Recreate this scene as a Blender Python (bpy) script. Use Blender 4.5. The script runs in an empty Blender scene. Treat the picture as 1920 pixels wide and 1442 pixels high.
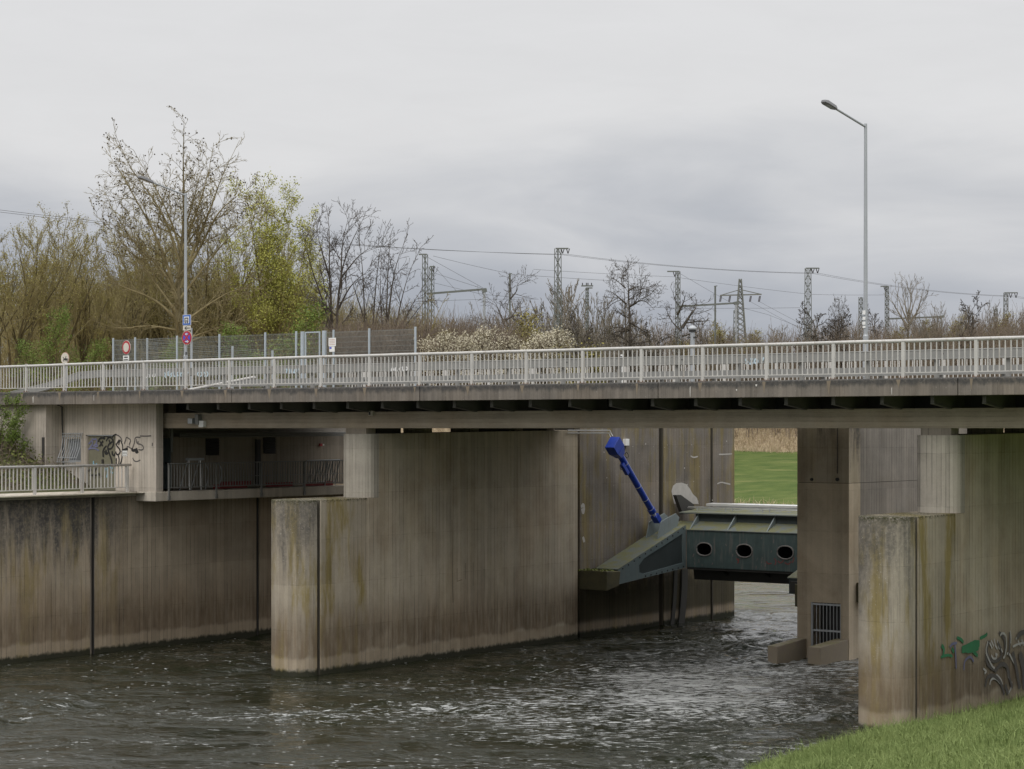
import bpy, math, random
import numpy as np
from mathutils import Vector, Matrix
random.seed(7); RNG = np.random.default_rng(11)
SC = bpy.context.scene
COL = SC.collection
# ------------------------------------------------------------------ camera
# World axes: x runs along the bridge (to the right), y across it (upstream), z up, water at z = 0.
CT = 0.802; ST = math.sqrt(1 - CT * CT); FPX = 3880.0; EYE = 7.5; HOR = 803.0
cam = bpy.data.cameras.new('camera'); camo = bpy.data.objects.new('camera', cam); COL.objects.link(camo)
camo.location = (0, 0, EYE)
camo.rotation_euler = (math.pi / 2, 0, math.atan2(ST, CT))
cam.sensor_width = 36; cam.lens = FPX / 1920 * 36
cam.shift_y = (HOR - 721) / 1920
cam.clip_start = 0.5; cam.clip_end = 6000
SC.camera = camo
# ------------------------------------------------------------------ view / world / sun
SC.view_settings.view_transform = 'Standard'; SC.view_settings.look = 'None'
SC.view_settings.exposure = 0.25; SC.view_settings.gamma = 1.0
SC.view_settings.use_curve_mapping = False
SUN_EL = math.radians(42); SUN_AZ = math.radians(283)     # direction the light comes from, azimuth in x/y plane
world = bpy.data.worlds.new('World'); SC.world = world; world.use_nodes = True


class NT:
    """small helper round a node tree"""
    def __init__(s, tree):
        s.t = tree
    def n(s, typ, ins=None, **props):
        nd = s.t.nodes.new(typ)
        for k, v in props.items():
            setattr(nd, k, v)
        for k, v in (ins or {}).items():
            s.set(nd.inputs[k], v)
        return nd
    def set(s, inp, v):
        if isinstance(v, bpy.types.NodeSocket):
            s.t.links.new(v, inp)
        else:
            if inp.type == 'RGBA' and not hasattr(v, '__len__'):
                v = (v, v, v, 1)
            if inp.type == 'RGBA' and len(v) == 3:
                v = (*v, 1)
            inp.default_value = v
    def m(s, op, a, b=None, c=None, clamp=False):
        nd = s.n('ShaderNodeMath', operation=op, use_clamp=clamp)
        s.set(nd.inputs[0], a)
        if b is not None: s.set(nd.inputs[1], b)
        if c is not None: s.set(nd.inputs[2], c)
        return nd.outputs[0]
    def mix(s, f, a, b, blend='MIX'):
        nd = s.n('ShaderNodeMix', data_type='RGBA', blend_type=blend)
        s.set(nd.inputs[0], f); s.set(nd.inputs[6], a); s.set(nd.inputs[7], b)
        return nd.outputs[2]
    def scale(s, col, f):
        nd = s.n('ShaderNodeVectorMath', operation='SCALE')
        s.set(nd.inputs[0], col if isinstance(col, bpy.types.NodeSocket) else tuple(col[:3])); s.set(nd.inputs['Scale'], f)
        return nd.outputs[0]
    def noise(s, vec, scale=1.0, det=4.0, rough=0.55, dist=0.0, lac=2.0):
        nd = s.n('ShaderNodeTexNoise')
        s.set(nd.inputs['Vector'], vec); s.set(nd.inputs['Scale'], scale); s.set(nd.inputs['Detail'], det)
        s.set(nd.inputs['Roughness'], rough); s.set(nd.inputs['Distortion'], dist); s.set(nd.inputs['Lacunarity'], lac)
        return nd.outputs[0]
    def mr(s, v, a, b, c=0.0, d=1.0, smooth=True):
        nd = s.n('ShaderNodeMapRange', interpolation_type='SMOOTHSTEP' if smooth else 'LINEAR')
        for k, x in zip(('Value', 'From Min', 'From Max', 'To Min', 'To Max'), (v, a, b, c, d)):
            s.set(nd.inputs[k], x)
        return nd.outputs[0]
    def comb(s, x, y, z):
        nd = s.n('ShaderNodeCombineXYZ')
        s.set(nd.inputs[0], x); s.set(nd.inputs[1], y); s.set(nd.inputs[2], z)
        return nd.outputs[0]
    def sep(s, v):
        nd = s.n('ShaderNodeSeparateXYZ'); s.set(nd.inputs[0], v)
        return nd.outputs
    def pos(s):
        return s.n('ShaderNodeNewGeometry').outputs['Position']
    def bump(s, h, strength=0.4, dist=0.02, normal=None):
        nd = s.n('ShaderNodeBump'); s.set(nd.inputs['Height'], h)
        nd.inputs['Strength'].default_value = strength; nd.inputs['Distance'].default_value = dist
        if normal is not None: s.set(nd.inputs['Normal'], normal)
        return nd.outputs[0]


def build_world():
    t = world.node_tree; t.nodes.clear(); k = NT(t)
    sky = k.n('ShaderNodeTexSky', sky_type='NISHITA', sun_disc=False, sun_elevation=SUN_EL,
              sun_rotation=math.pi / 2 - SUN_AZ, air_density=1.5, dust_density=4.0)
    d = k.n('ShaderNodeTexCoord').outputs['Generated']
    x, y, z = k.sep(d)
    az = k.m('ARCTAN2', x, y)
    # an even cloud deck: brighter overhead, bluish grey bank lower down, soft stretched folds
    el = k.m('MAXIMUM', z, 0.0)
    v = k.comb(k.m('MULTIPLY', x, 2.2), k.m('MULTIPLY', y, 2.2), k.m('MULTIPLY', el, 9.0))
    big = k.noise(v, 1.15, 3, 0.5, 0.3)
    fine = k.noise(v, 3.4, 6, 0.55, 0.5)
    h = k.m('ADD', el, k.m('MULTIPLY', k.m('SUBTRACT', big, 0.5), 0.20))
    h = k.m('ADD', h, k.m('MULTIPLY', k.m('SUBTRACT', fine, 0.5), 0.075))
    wisp = k.noise(v, 9.0, 6, 0.6, 0.8)
    t1 = k.mr(h, 0.022, 0.150)
    c = k.mix(t1, (0.365, 0.395, 0.455), (0.72, 0.72, 0.73))
    c = k.mix(1.0, c, k.scale((1, 1, 1), k.m('ADD', 0.94, k.m('ADD', k.m('MULTIPLY', wisp, 0.06), k.m('MULTIPLY', fine, 0.07)))), 'MULTIPLY')
    low = k.mr(el, 0.0, 0.06, 1.0, 0.0)
    c = k.mix(k.m('MULTIPLY', low, 0.55), c, (0.60, 0.615, 0.64))
    c = k.mix(k.mr(el, 0.22, 1.0, 0.0, 1.0, False), c, (1.95, 1.95, 1.96))
    cloud = k.scale(c, 8.5)
    out = k.mix(0.97, sky.outputs[0], cloud)
    bg = k.n('ShaderNodeBackground'); k.set(bg.inputs[0], out); bg.inputs[1].default_value = 0.1
    o = k.n('ShaderNodeOutputWorld'); t.links.new(bg.outputs[0], o.inputs[0])


build_world()
sun = bpy.data.lights.new('sun', 'SUN'); sun.energy = 0.75; sun.angle = math.radians(24); sun.color = (1.0, 0.965, 0.91)
suno = bpy.data.objects.new('sun', sun); COL.objects.link(suno)
sd = Vector((math.cos(SUN_EL) * math.cos(SUN_AZ), math.cos(SUN_EL) * math.sin(SUN_AZ), math.sin(SUN_EL)))
suno.rotation_euler = sd.to_track_quat('Z', 'Y').to_euler(); suno.location = (0, 0, 60)
SC.cycles.max_bounces = 6; SC.cycles.diffuse_bounces = 3; SC.cycles.glossy_bounces = 3
SC.cycles.sample_clamp_indirect = 6


# ------------------------------------------------------------------ measuring: a ray of the photograph to a point in the place
def W(px, py, u=None, v=None, Z=None, z=None):
    a = (px - 960) / FPX; b = (HOR - py) / FPX
    du, dv = CT * a - ST, ST * a + CT
    if u is not None: Z = u / du
    elif v is not None: Z = v / dv
    elif z is not None: Z = (z - EYE) / b
    return Vector((du * Z, dv * Z, EYE + b * Z))


# ------------------------------------------------------------------ mesh + object helpers
class MB:
    def __init__(s):
        s.V = []; s.F = []
    def box(s, x0, x1, y0, y1, z0, z1):
        if x0 > x1: x0, x1 = x1, x0
        if y0 > y1: y0, y1 = y1, y0
        if z0 > z1: z0, z1 = z1, z0
        n = len(s.V)
        s.V += [(x0, y0, z0), (x1, y0, z0), (x1, y1, z0), (x0, y1, z0), (x0, y0, z1), (x1, y0, z1), (x1, y1, z1), (x0, y1, z1)]
        s.F += [tuple(n + i for i in f) for f in ((0, 3, 2, 1), (4, 5, 6, 7), (0, 1, 5, 4), (1, 2, 6, 5), (2, 3, 7, 6), (3, 0, 4, 7))]
        return s
    def prism(s, pts, axis, a0, a1):
        """2D outline pts extruded along axis ('x': pts=(y,z), 'y': pts=(x,z), 'z': pts=(x,y)); a0/a1 may be functions of pt"""
        n = len(s.V); k = len(pts)
        for a in (a0, a1):
            for p in pts:
                aa = a(p) if callable(a) else a
                s.V.append({'x': (aa, p[0], p[1]), 'y': (p[0], aa, p[1]), 'z': (p[0], p[1], aa)}[axis])
        s.F.append(tuple(n + i for i in range(k))[::-1]); s.F.append(tuple(n + k + i for i in range(k)))
        for i in range(k):
            j = (i + 1) % k
            s.F.append((n + i, n + j, n + k + j, n + k + i))
        return s
    def tube(s, pts, r, sides=6, cap=True):
        pts = [Vector(p) for p in pts]; k = len(pts); n = len(s.V)
        rs = r if hasattr(r, '__len__') else [r] * k
        for i, p in enumerate(pts):
            t = (pts[min(i + 1, k - 1)] - pts[max(i - 1, 0)]).normalized()
            a = t.cross(Vector((0, 0, 1)))
            if a.length < 1e-3: a = t.cross(Vector((1, 0, 0)))
            a.normalize(); b = t.cross(a)
            for j in range(sides):
                q = 2 * math.pi * (j + 0.5) / sides
                s.V.append(tuple(p + (a * math.cos(q) + b * math.sin(q)) * rs[i]))
        for i in range(k - 1):
            for j in range(sides):
                j2 = (j + 1) % sides
                s.F.append((n + i * sides + j, n + i * sides + j2, n + (i + 1) * sides + j2, n + (i + 1) * sides + j))
        if cap:
            s.F.append(tuple(n + j for j in range(sides))[::-1]); s.F.append(tuple(n + (k - 1) * sides + j for j in range(sides)))
        return s
    def quad(s, a, b, c, d):
        n = len(s.V); s.V += [tuple(a), tuple(b), tuple(c), tuple(d)]; s.F.append((n, n + 1, n + 2, n + 3)); return s
    def poly(s, pts):
        n = len(s.V); s.V += [tuple(p) for p in pts]; s.F.append(tuple(range(n, n + len(pts)))); return s
    def disc(s, c, nrm, r, thick, seg=24, ry=None):
        c = Vector(c); nrm = Vector(nrm).normalized(); up = Vector((0, 0, 1)); a = up.cross(nrm).normalized()
        ry = ry or r
        n = len(s.V)
        for o in (-thick / 2, thick / 2):
            for i in range(seg):
                q = 2 * math.pi * i / seg
                s.V.append(tuple(c + nrm * o + a * math.cos(q) * r + up * math.sin(q) * ry))
        s.F.append(tuple(n + i for i in range(seg))[::-1]); s.F.append(tuple(n + seg + i for i in range(seg)))
        for i in range(seg):
            j = (i + 1) % seg; s.F.append((n + i, n + j, n + seg + j, n + seg + i))
        return s
    def mesh(s, name):
        me = bpy.data.meshes.new(name); me.from_pydata(s.V, [], s.F); me.update(); return me
    def build(s, name, mat, parent=None, bevel=0, smooth=False):
        return obj(name, s.mesh(name), mat, parent, bevel, smooth)


def obj(name, me, mat, parent=None, bevel=0, smooth=False, loc=None):
    if mat is not None and len(me.materials) == 0: me.materials.append(mat)
    o = bpy.data.objects.new(name, me); COL.objects.link(o)
    if smooth:
        me.polygons.foreach_set('use_smooth', [True] * len(me.polygons))
    if loc is not None: o.location = loc
    if parent is not None:
        o.parent = parent
        if parent.type == 'EMPTY':
            o.matrix_parent_inverse = Matrix.Translation(-Vector(parent.location))
    if bevel:
        b = o.modifiers.new('bevel', 'BEVEL'); b.width = bevel; b.segments = 2; b.limit_method = 'ANGLE'; b.angle_limit = math.radians(40)
    return o


def tag(o, label, cat, group=None):
    o['label'] = label; o['category'] = cat
    if group: o['group'] = group
    return o


def thing(name, label, cat, loc, group=None):
    o = bpy.data.objects.new(name, None); COL.objects.link(o); o.location = loc; o.empty_display_size = 0.3
    return tag(o, label, cat, group)


def struct(o):
    o['kind'] = 'structure'; return o


def stuff(o):
    o['kind'] = 'stuff'; return o


def grid_mesh(name, X, Y, Z):
    ny, nx = X.shape
    me = bpy.data.meshes.new(name)
    V = np.stack([X, Y, Z], -1).reshape(-1, 3).astype(np.float32)
    idx = np.arange(nx * ny).reshape(ny, nx)
    q = np.stack([idx[:-1, :-1], idx[:-1, 1:], idx[1:, 1:], idx[1:, :-1]], -1).reshape(-1, 4)
    fill(me, V, q, 4); return me


def fill(me, V, F, k):
    nf = len(F)
    me.vertices.add(len(V)); me.vertices.foreach_set('co', np.ascontiguousarray(V, np.float32).ravel())
    me.loops.add(nf * k); me.loops.foreach_set('vertex_index', np.ascontiguousarray(F, np.int32).ravel())
    me.polygons.add(nf); me.polygons.foreach_set('loop_start', np.arange(0, nf * k, k, dtype=np.int32))
    me.update(calc_edges=True)


# ------------------------------------------------------------------ materials
def newmat(name):
    m = bpy.data.materials.new(name); m.use_nodes = True
    t = m.node_tree; t.nodes.clear(); k = NT(t)
    b = k.n('ShaderNodeBsdfPrincipled'); o = k.n('ShaderNodeOutputMaterial'); t.links.new(b.outputs[0], o.inputs[0])
    return m, k, b


def simple(name, col, rough=0.6, metal=0.0, var=0.25, scale=3.0, dirt=None, bump=0.0, spec=0.5):
    """painted or bare surface with mottling, vertical dirt runs and fine grain"""
    m, k, b = newmat(name)
    p = k.pos(); x, y, z = k.sep(p)
    a = k.noise(p, scale, 5, 0.6)
    st = k.noise(k.comb(k.m('MULTIPLY', x, 9), k.m('MULTIPLY', y, 9), k.m('MULTIPLY', z, 0.8)), 1.0, 4, 0.6)
    f = k.m('ADD', k.m('MULTIPLY', k.m('SUBTRACT', a, 0.5), 2 * var), k.m('MULTIPLY', k.m('SUBTRACT', st, 0.5), 1.2 * var))
    c = k.scale(col, k.m('ADD', f, 1.0))
    if dirt:
        c = k.mix(k.m('MULTIPLY', k.mr(st, 0.52, 0.75), dirt[1]), c, dirt[0])
    k.set(b.inputs['Base Color'], c)
    k.set(b.inputs['Roughness'], k.m('ADD', k.m('MULTIPLY', k.m('SUBTRACT', a, 0.5), 0.3), rough, clamp=True))
    b.inputs['Metallic'].default_value = metal; b.inputs['Specular IOR Level'].default_value = spec
    if bump:
        k.set(b.inputs['Normal'], k.bump(k.noise(p, scale * 8, 4), bump, 0.01))
    return m


def concrete(name, base, board=0.185, line=0.8, tone=(0.90, 0.20), water=False, mold=None, algae=0.0, speck=0.0,
             topmoss=None, brown=0.35, horiz=False, zlo=0.0, runs=0.0, yfade=None, lowdark=None):
    m, k, b = newmat(name)
    p = k.pos(); x, y, z = k.sep(p)
    s = k.m('ADD', x, y)
    if horiz:
        tb = k.m('DIVIDE', z, board)
    else:
        tb = k.m('DIVIDE', s, board)
    wn = k.n('ShaderNodeTexWhiteNoise', noise_dimensions='1D'); k.set(wn.inputs['W'], k.m('FLOOR', tb)); wn = wn.outputs[0]
    fr = k.m('ABSOLUTE', k.m('SUBTRACT', k.m('FRACT', tb), 0.5))
    ln = k.mr(fr, 0.385, 0.47)
    brk = k.noise(k.comb(k.m('MULTIPLY', s, 3.0), k.m('MULTIPLY', z, 0.5), 3.0), 1.0, 3)
    brk = k.mr(brk, 0.40, 0.60, 0.12, 1.0)
    ln = k.m('MULTIPLY', ln, brk)
    if horiz:
        streak = k.noise(k.comb(k.m('MULTIPLY', s, 0.35), k.m('MULTIPLY', z, 9.0), 1.0), 1.0, 6, 0.62)
    else:
        streak = k.noise(k.comb(k.m('MULTIPLY', s, 6.5), k.m('MULTIPLY', z, 0.30), 1.0), 1.0, 8, 0.72)
    blot = k.noise(p, 0.55, 5, 0.6, 0.4)
    blot2 = k.noise(p, 1.7, 6, 0.62)
    fine = k.noise(p, 16.0, 5, 0.65)
    lift = k.noise(k.comb(k.m('MULTIPLY', s, 0.05), 0.0, k.m('MULTIPLY', z, 1.3)), 1.0, 2, 0.5)
    tn = k.m('ADD', tone[0], k.m('MULTIPLY', streak, tone[1]))
    tn = k.m('ADD', tn, k.m('MULTIPLY', k.m('SUBTRACT', blot, 0.5), 0.55))
    tn = k.m('ADD', tn, k.m('MULTIPLY', k.m('SUBTRACT', blot2, 0.5), 0.35))
    tn = k.m('ADD', tn, k.m('MULTIPLY', k.m('SUBTRACT', lift, 0.5), 0.22))
    tn = k.m('ADD', tn, k.m('MULTIPLY', k.m('SUBTRACT', wn, 0.5), 0.20))
    tn = k.m('ADD', tn, k.m('MULTIPLY', k.m('SUBTRACT', fine, 0.5), 0.22))
    tn = k.m('SUBTRACT', tn, k.m('MULTIPLY', ln, 0.46 * line))
    lf = k.n('ShaderNodeTexWhiteNoise', noise_dimensions='2D')
    zl = k.m('DIVIDE', k.m('ADD', z, k.m('MULTIPLY', k.m('SUBTRACT', blot2, 0.5), 0.05)), 1.37)
    k.set(lf.inputs['Vector'], k.comb(k.m('FLOOR', zl), k.m('FLOOR', k.m('DIVIDE', s, 5.3)), 0.0))
    tn = k.m('ADD', tn, k.m('MULTIPLY', k.m('SUBTRACT', lf.outputs[0], 0.5), 0.0 if horiz else 0.13))
    jl = k.mr(k.m('ABSOLUTE', k.m('SUBTRACT', k.m('FRACT', zl), 0.5)), 0.488, 0.497)
    tn = k.m('SUBTRACT', tn, k.m('MULTIPLY', k.m('MULTIPLY', jl, brk), 0.0 if horiz else 0.16))
    grit = k.noise(p, 55.0, 3, 0.6)
    tn = k.m('ADD', tn, k.m('MULTIPLY', k.m('SUBTRACT', grit, 0.5), 0.20))
    col = k.scale(base, tn)
    br = k.noise(k.comb(k.m('MULTIPLY', s, 0.5), k.m('MULTIPLY', z, 0.35), 7.0), 1.0, 5, 0.6, 0.5)
    col = k.mix(k.m('MULTIPLY', k.mr(br, 0.42, 0.66), brown), col, k.scale((0.33, 0.245, 0.160), tn))
    yf = 1.0
    if yfade:
        yf = k.mr(k.m('ADD', y, k.m('MULTIPLY', k.m('SUBTRACT', blot, 0.5), 3.0)), yfade[0], yfade[1], 1.0, 0.0)
    if runs:
        rn = k.noise(k.comb(k.m('MULTIPLY', s, 7.0), k.m('MULTIPLY', z, 0.22), 21.0), 1.0, 5, 0.7)
        col = k.mix(k.m('MULTIPLY', k.mr(rn, 0.54, 0.70), runs), col, k.scale((0.17, 0.155, 0.135), tn))
    if algae:
        al = k.noise(k.comb(k.m('MULTIPLY', s, 1.5), k.m('MULTIPLY', z, 0.28), 14.0), 1.0, 5, 0.65)
        f = k.m('MULTIPLY', k.m('MULTIPLY', k.mr(al, 0.46, 0.62), algae), yf)
        col = k.mix(f, col, k.scale((0.235, 0.180, 0.052), tn))
    if mold:
        zt, zb, amt = mold
        mn = k.noise(k.comb(k.m('MULTIPLY', s, 2.6), k.m('MULTIPLY', z, 0.35), 40.0), 1.0, 7, 0.7)
        zz = k.m('ADD', z, k.m('MULTIPLY', k.m('SUBTRACT', mn, 0.5), 3.2 * (zt - zb)))
        f = k.m('MULTIPLY', k.mr(zz, zb, zt, 0.0, amt), yf)
        f = k.m('MULTIPLY', f, k.mr(k.noise(p, 9.0, 5, 0.7), 0.30, 0.60, 0.55, 1.0))
        col = k.mix(f, col, k.scale((0.060, 0.058, 0.056), k.m('ADD', 0.6, fine)))
    if speck:
        sp = k.noise(p, 22.0, 3, 0.6)
        col = k.mix(k.m('MULTIPLY', k.mr(sp, 0.64, 0.70), speck), col, (0.46, 0.44, 0.40))
    if water:
        wv = k.noise(k.comb(k.m('MULTIPLY', s, 0.9), 0.0, 2.0), 1.0, 5, 0.6)
        zz = k.m('ADD', z, k.m('MULTIPLY', k.m('SUBTRACT', wv, 0.5), 0.9))
        stn = k.noise(k.comb(k.m('MULTIPLY', s, 6.0), k.m('MULTIPLY', z, 0.8), 9.0), 1.0, 5, 0.65)
        f = k.m('MULTIPLY', k.mr(zz, 0.40, 0.62), k.mr(zz, 1.0, 2.6, 1.0, 0.0))
        f = k.m('MULTIPLY', f, k.mr(stn, 0.25, 0.7, 0.45, 0.95))
        col = k.mix(f, col, k.scale((0.165, 0.122, 0.080), tn))
        z2 = k.m('ADD', z, k.m('MULTIPLY', k.m('SUBTRACT', wv, 0.5), 0.16))
        f = k.m('MULTIPLY', k.mr(z2, 0.14, 0.24), k.mr(z2, 0.44, 0.56, 1.0, 0.0))
        col = k.mix(k.m('MULTIPLY', f, 0.65), col, k.scale((0.33, 0.265, 0.19), tn))
        z3 = k.m('ADD', z, k.m('MULTIPLY', k.m('SUBTRACT', k.noise(k.comb(k.m('MULTIPLY', s, 5.0), k.m('MULTIPLY', z, 3.0), 5.0), 1.0, 5, 0.7), 0.5), 0.30))
        col = k.mix(k.mr(z3, 0.10, 0.24, 0.96, 0.0), col, (0.022, 0.024, 0.014))
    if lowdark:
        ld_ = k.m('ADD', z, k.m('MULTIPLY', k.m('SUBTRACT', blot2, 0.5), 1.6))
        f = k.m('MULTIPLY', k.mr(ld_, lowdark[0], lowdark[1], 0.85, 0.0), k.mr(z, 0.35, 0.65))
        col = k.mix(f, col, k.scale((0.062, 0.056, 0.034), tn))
    if topmoss:
        zt, dep = topmoss
        mo = k.noise(p, 7.0, 6, 0.7)
        zz = k.m('ADD', z, k.m('MULTIPLY', k.m('SUBTRACT', mo, 0.5), dep * 2.4))
        f = k.mr(zz, zt - dep, zt + 0.02)
        f = k.m('MULTIPLY', f, k.mr(k.noise(p, 19.0, 4, 0.6), 0.40, 0.55))
        col = k.mix(f, col, (0.050, 0.050, 0.022))
    k.set(b.inputs['Base Color'], col)
    b.inputs['Roughness'].default_value = 0.88; b.inputs['Specular IOR Level'].default_value = 0.25
    h = k.m('ADD', k.m('MULTIPLY', ln, -0.6), k.m('MULTIPLY', fine, 0.5))
    h = k.m('ADD', h, k.m('MULTIPLY', wn, 0.25)); h = k.m('ADD', h, k.m('MULTIPLY', blot2, 0.6))
    k.set(b.inputs['Normal'], k.bump(h, 0.55, 0.012))
    return m


M = {}
BASE = (0.44, 0.40, 0.345)
M['pier'] = concrete('pier_concrete', (0.45, 0.395, 0.31), water=True, brown=0.4, algae=0.12, runs=0.18)
M['nose'] = concrete('nose_concrete', (0.36, 0.32, 0.255), water=True, brown=0.15, algae=0.75, speck=0.5, mold=(5.6, 2.6, 0.75), topmoss=(5.32, 0.22), line=0.3, runs=0.4)
M['column'] = concrete('column_concrete', (0.37, 0.34, 0.29), brown=0.05, tone=(0.72, 0.38), line=0.75, board=0.14)
M['quay'] = concrete('quay_concrete', (0.35, 0.295, 0.222), water=True, brown=0.35, algae=0.55, mold=(5.1, 2.7, 0.95), yfade=(46.8, 49.4), speck=0.3, topmoss=(5.32, 0.18), runs=0.4)
M['quay_clean'] = concrete('quay_sheltered_concrete', (0.36, 0.30, 0.225), water=True, brown=0.4, algae=0.0, runs=0.2)
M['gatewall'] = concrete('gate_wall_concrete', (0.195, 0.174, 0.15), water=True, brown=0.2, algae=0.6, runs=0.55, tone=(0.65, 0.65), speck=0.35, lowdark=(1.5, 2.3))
M['gatepier'] = concrete('gate_pier_concrete', (0.42, 0.36, 0.28), water=False, brown=0.45, algae=0.15, runs=0.3, mold=(9.6, 6.0, 0.9), line=0.2)
M['facade'] = concrete('facade_concrete', (0.475, 0.425, 0.365), brown=0.08, tone=(0.7, 0.55), runs=0.35, line=0.7, board=0.14)
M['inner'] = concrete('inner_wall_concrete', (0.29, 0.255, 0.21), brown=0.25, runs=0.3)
M['girder'] = concrete('girder_concrete', (0.38, 0.325, 0.255), horiz=True, board=0.13, line=0.3, brown=0.35, tone=(0.6, 0.6))
M['fascia'] = concrete('fascia_concrete', (0.215, 0.19, 0.165), brown=0.15, tone=(0.38, 0.85), runs=0.45, line=0.25, mold=(8.68, 8.53, 1.0), speck=0.35, board=0.14)
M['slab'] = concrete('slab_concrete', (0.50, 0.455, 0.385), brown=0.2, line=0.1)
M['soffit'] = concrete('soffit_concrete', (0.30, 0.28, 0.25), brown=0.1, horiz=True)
M['plaster'] = simple('patch_plaster', (0.46, 0.44, 0.41), 0.9, var=0.22, scale=5)
M['galv'] = simple('galvanised_steel', (0.42, 0.44, 0.46), 0.5, 0.35, var=0.14, dirt=((0.20, 0.18, 0.15), 0.35))
M['railpaint'] = simple('weathered_rail_paint', (0.53, 0.515, 0.49), 0.55, 0.1, var=0.22, scale=2.0, dirt=((0.28, 0.23, 0.18), 0.6))
M['fencepost'] = simple('fence_post_steel', (0.44, 0.49, 0.53), 0.5, 0.3, var=0.1)
M['wire'] = simple('fence_wire', (0.27, 0.29, 0.28), 0.6, 0.1, var=0.1)
M['guard'] = simple('guardrail_steel', (0.22, 0.22, 0.21), 0.6, 0.0, var=0.16, dirt=((0.25, 0.23, 0.20), 0.3))
M['darksteel'] = simple('dark_steel', (0.045, 0.043, 0.04), 0.6, 0.2)
M['walkrail'] = simple('walkway_rail_steel', (0.20, 0.20, 0.19), 0.6, 0.2, var=0.2)
M['lamp'] = simple('lamp_post_steel', (0.40, 0.42, 0.44), 0.45, 0.35, var=0.1)
M['lamphead'] = simple('lamp_head_grey', (0.20, 0.20, 0.21), 0.5, 0.1)
M['lens'] = simple('lamp_lens', (0.35, 0.36, 0.36), 0.2)
M['white'] = simple('white_sheet', (0.78, 0.78, 0.76), 0.5, var=0.08)
M['cream'] = simple('faded_sign_white', (0.62, 0.58, 0.50), 0.6, var=0.12)
M['red'] = simple('sign_red', (0.42, 0.03, 0.04), 0.45, var=0.12)
M['fadered'] = simple('faded_red', (0.50, 0.30, 0.24), 0.6, var=0.2)
M['blue'] = simple('sign_blue', (0.02, 0.12, 0.48), 0.45, var=0.1)
M['violet'] = simple('sign_violet_blue', (0.06, 0.08, 0.55), 0.45, var=0.1)
M['black'] = simple('black_print', (0.02, 0.02, 0.02), 0.6)
M['hydro'] = simple('blue_gloss_paint', (0.012, 0.045, 0.33), 0.33, var=0.22, dirt=((0.01, 0.02, 0.12), 0.4))
M['pipe'] = simple('stainless_pipe', (0.45, 0.45, 0.44), 0.35, 0.6)
M['gategreen'] = simple('gate_green_paint', (0.055, 0.082, 0.080), 0.5, var=0.35, dirt=((0.16, 0.14, 0.125), 0.75), bump=0.15)
M['gatepale'] = simple('gate_pale_paint', (0.20, 0.235, 0.24), 0.5, var=0.2, dirt=((0.12, 0.12, 0.10), 0.5))
M['crest'] = simple('gate_crest_steel', (0.70, 0.70, 0.69), 0.35, 0.5, var=0.1)
M['tarmac'] = simple('tarmac', (0.06, 0.06, 0.062), 0.9, var=0.2, scale=8)
M['doorgreen'] = simple('olive_door_paint', (0.175, 0.165, 0.115), 0.55, var=0.14)
M['doorblue'] = simple('grey_blue_door_paint', (0.13, 0.16, 0.17), 0.5, var=0.1)
M['glass'] = simple('dirty_glass', (0.19, 0.20, 0.21), 0.15, var=0.2, spec=0.8)
M['gblack'] = simple('black_spray', (0.018, 0.017, 0.017), 0.7)
M['ggrey'] = simple('grey_spray', (0.10, 0.09, 0.085), 0.7)
M['gwhite'] = simple('white_spray', (0.62, 0.62, 0.62), 0.7, var=0.2)
M['gpale'] = simple('pale_blue_spray', (0.42, 0.52, 0.58), 0.7, var=0.2)
M['gblue'] = simple('blue_spray', (0.22, 0.40, 0.50), 0.7, var=0.3)
M['gviolet'] = simple('violet_spray', (0.16, 0.16, 0.26), 0.7, var=0.3)
M['gpink'] = simple('pink_spray', (0.42, 0.24, 0.21), 0.8, var=0.2)
M['ggreen'] = simple('green_spray', (0.035, 0.19, 0.085), 0.8, var=0.35)
M['gsilver'] = simple('silver_spray', (0.46, 0.45, 0.43), 0.7, var=0.3)
M['lattice'] = simple('mast_lattice_steel', (0.155, 0.165, 0.15), 0.7, 0.1)
M['ceramic'] = simple('dark_insulator', (0.05, 0.045, 0.05), 0.4)
M['cable'] = simple('bare_cable', (0.10, 0.10, 0.105), 0.6)
M['redplank'] = simple('red_barrier_plank', (0.26, 0.035, 0.035), 0.6, var=0.3)


def mossy(name, base, amt):
    m, k, b = newmat(name)
    p = k.pos()
    a = k.noise(p, 2.2, 6, 0.65, 0.4); f = k.noise(p, 30, 4)
    c = k.scale(base, k.m('ADD', 0.6, k.m('MULTIPLY', a, 0.8)))
    nz = k.sep(k.n('ShaderNodeNewGeometry').outputs['Normal'])[2]
    mo = k.m('MULTIPLY', k.mr(a, 0.36, 0.58), k.mr(nz, 0.2, 0.6, 0.15, amt))
    c = k.mix(mo, c, k.scale((0.135, 0.128, 0.032), k.m('ADD', 0.5, f)))
    k.set(b.inputs['Base Color'], c); b.inputs['Roughness'].default_value = 0.75
    k.set(b.inputs['Normal'], k.bump(f, 0.3, 0.01))
    return m


M['gatemoss'] = mossy('gate_mossy_paint', (0.13, 0.148, 0.145), 0.75)
M['mossblock'] = mossy('mossy_concrete', (0.070, 0.062, 0.036), 0.55)


def leafmat(name, a, b_, rough=0.75, transl=0.0):
    m, k, b = newmat(name)
    oi = k.n('ShaderNodeObjectInfo')
    p = k.pos(); n = k.noise(p, 0.9, 3); n2 = k.noise(p, 25.0, 2)
    f = k.m('ADD', k.m('MULTIPLY', n, 0.6), k.m('MULTIPLY', n2, 0.6), clamp=True)
    k.set(b.inputs['Base Color'], k.mix(k.mr(f, 0.35, 0.85), a, b_)); b.inputs['Roughness'].default_value = rough
    b.inputs['Specular IOR Level'].default_value = 0.2
    return m


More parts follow.
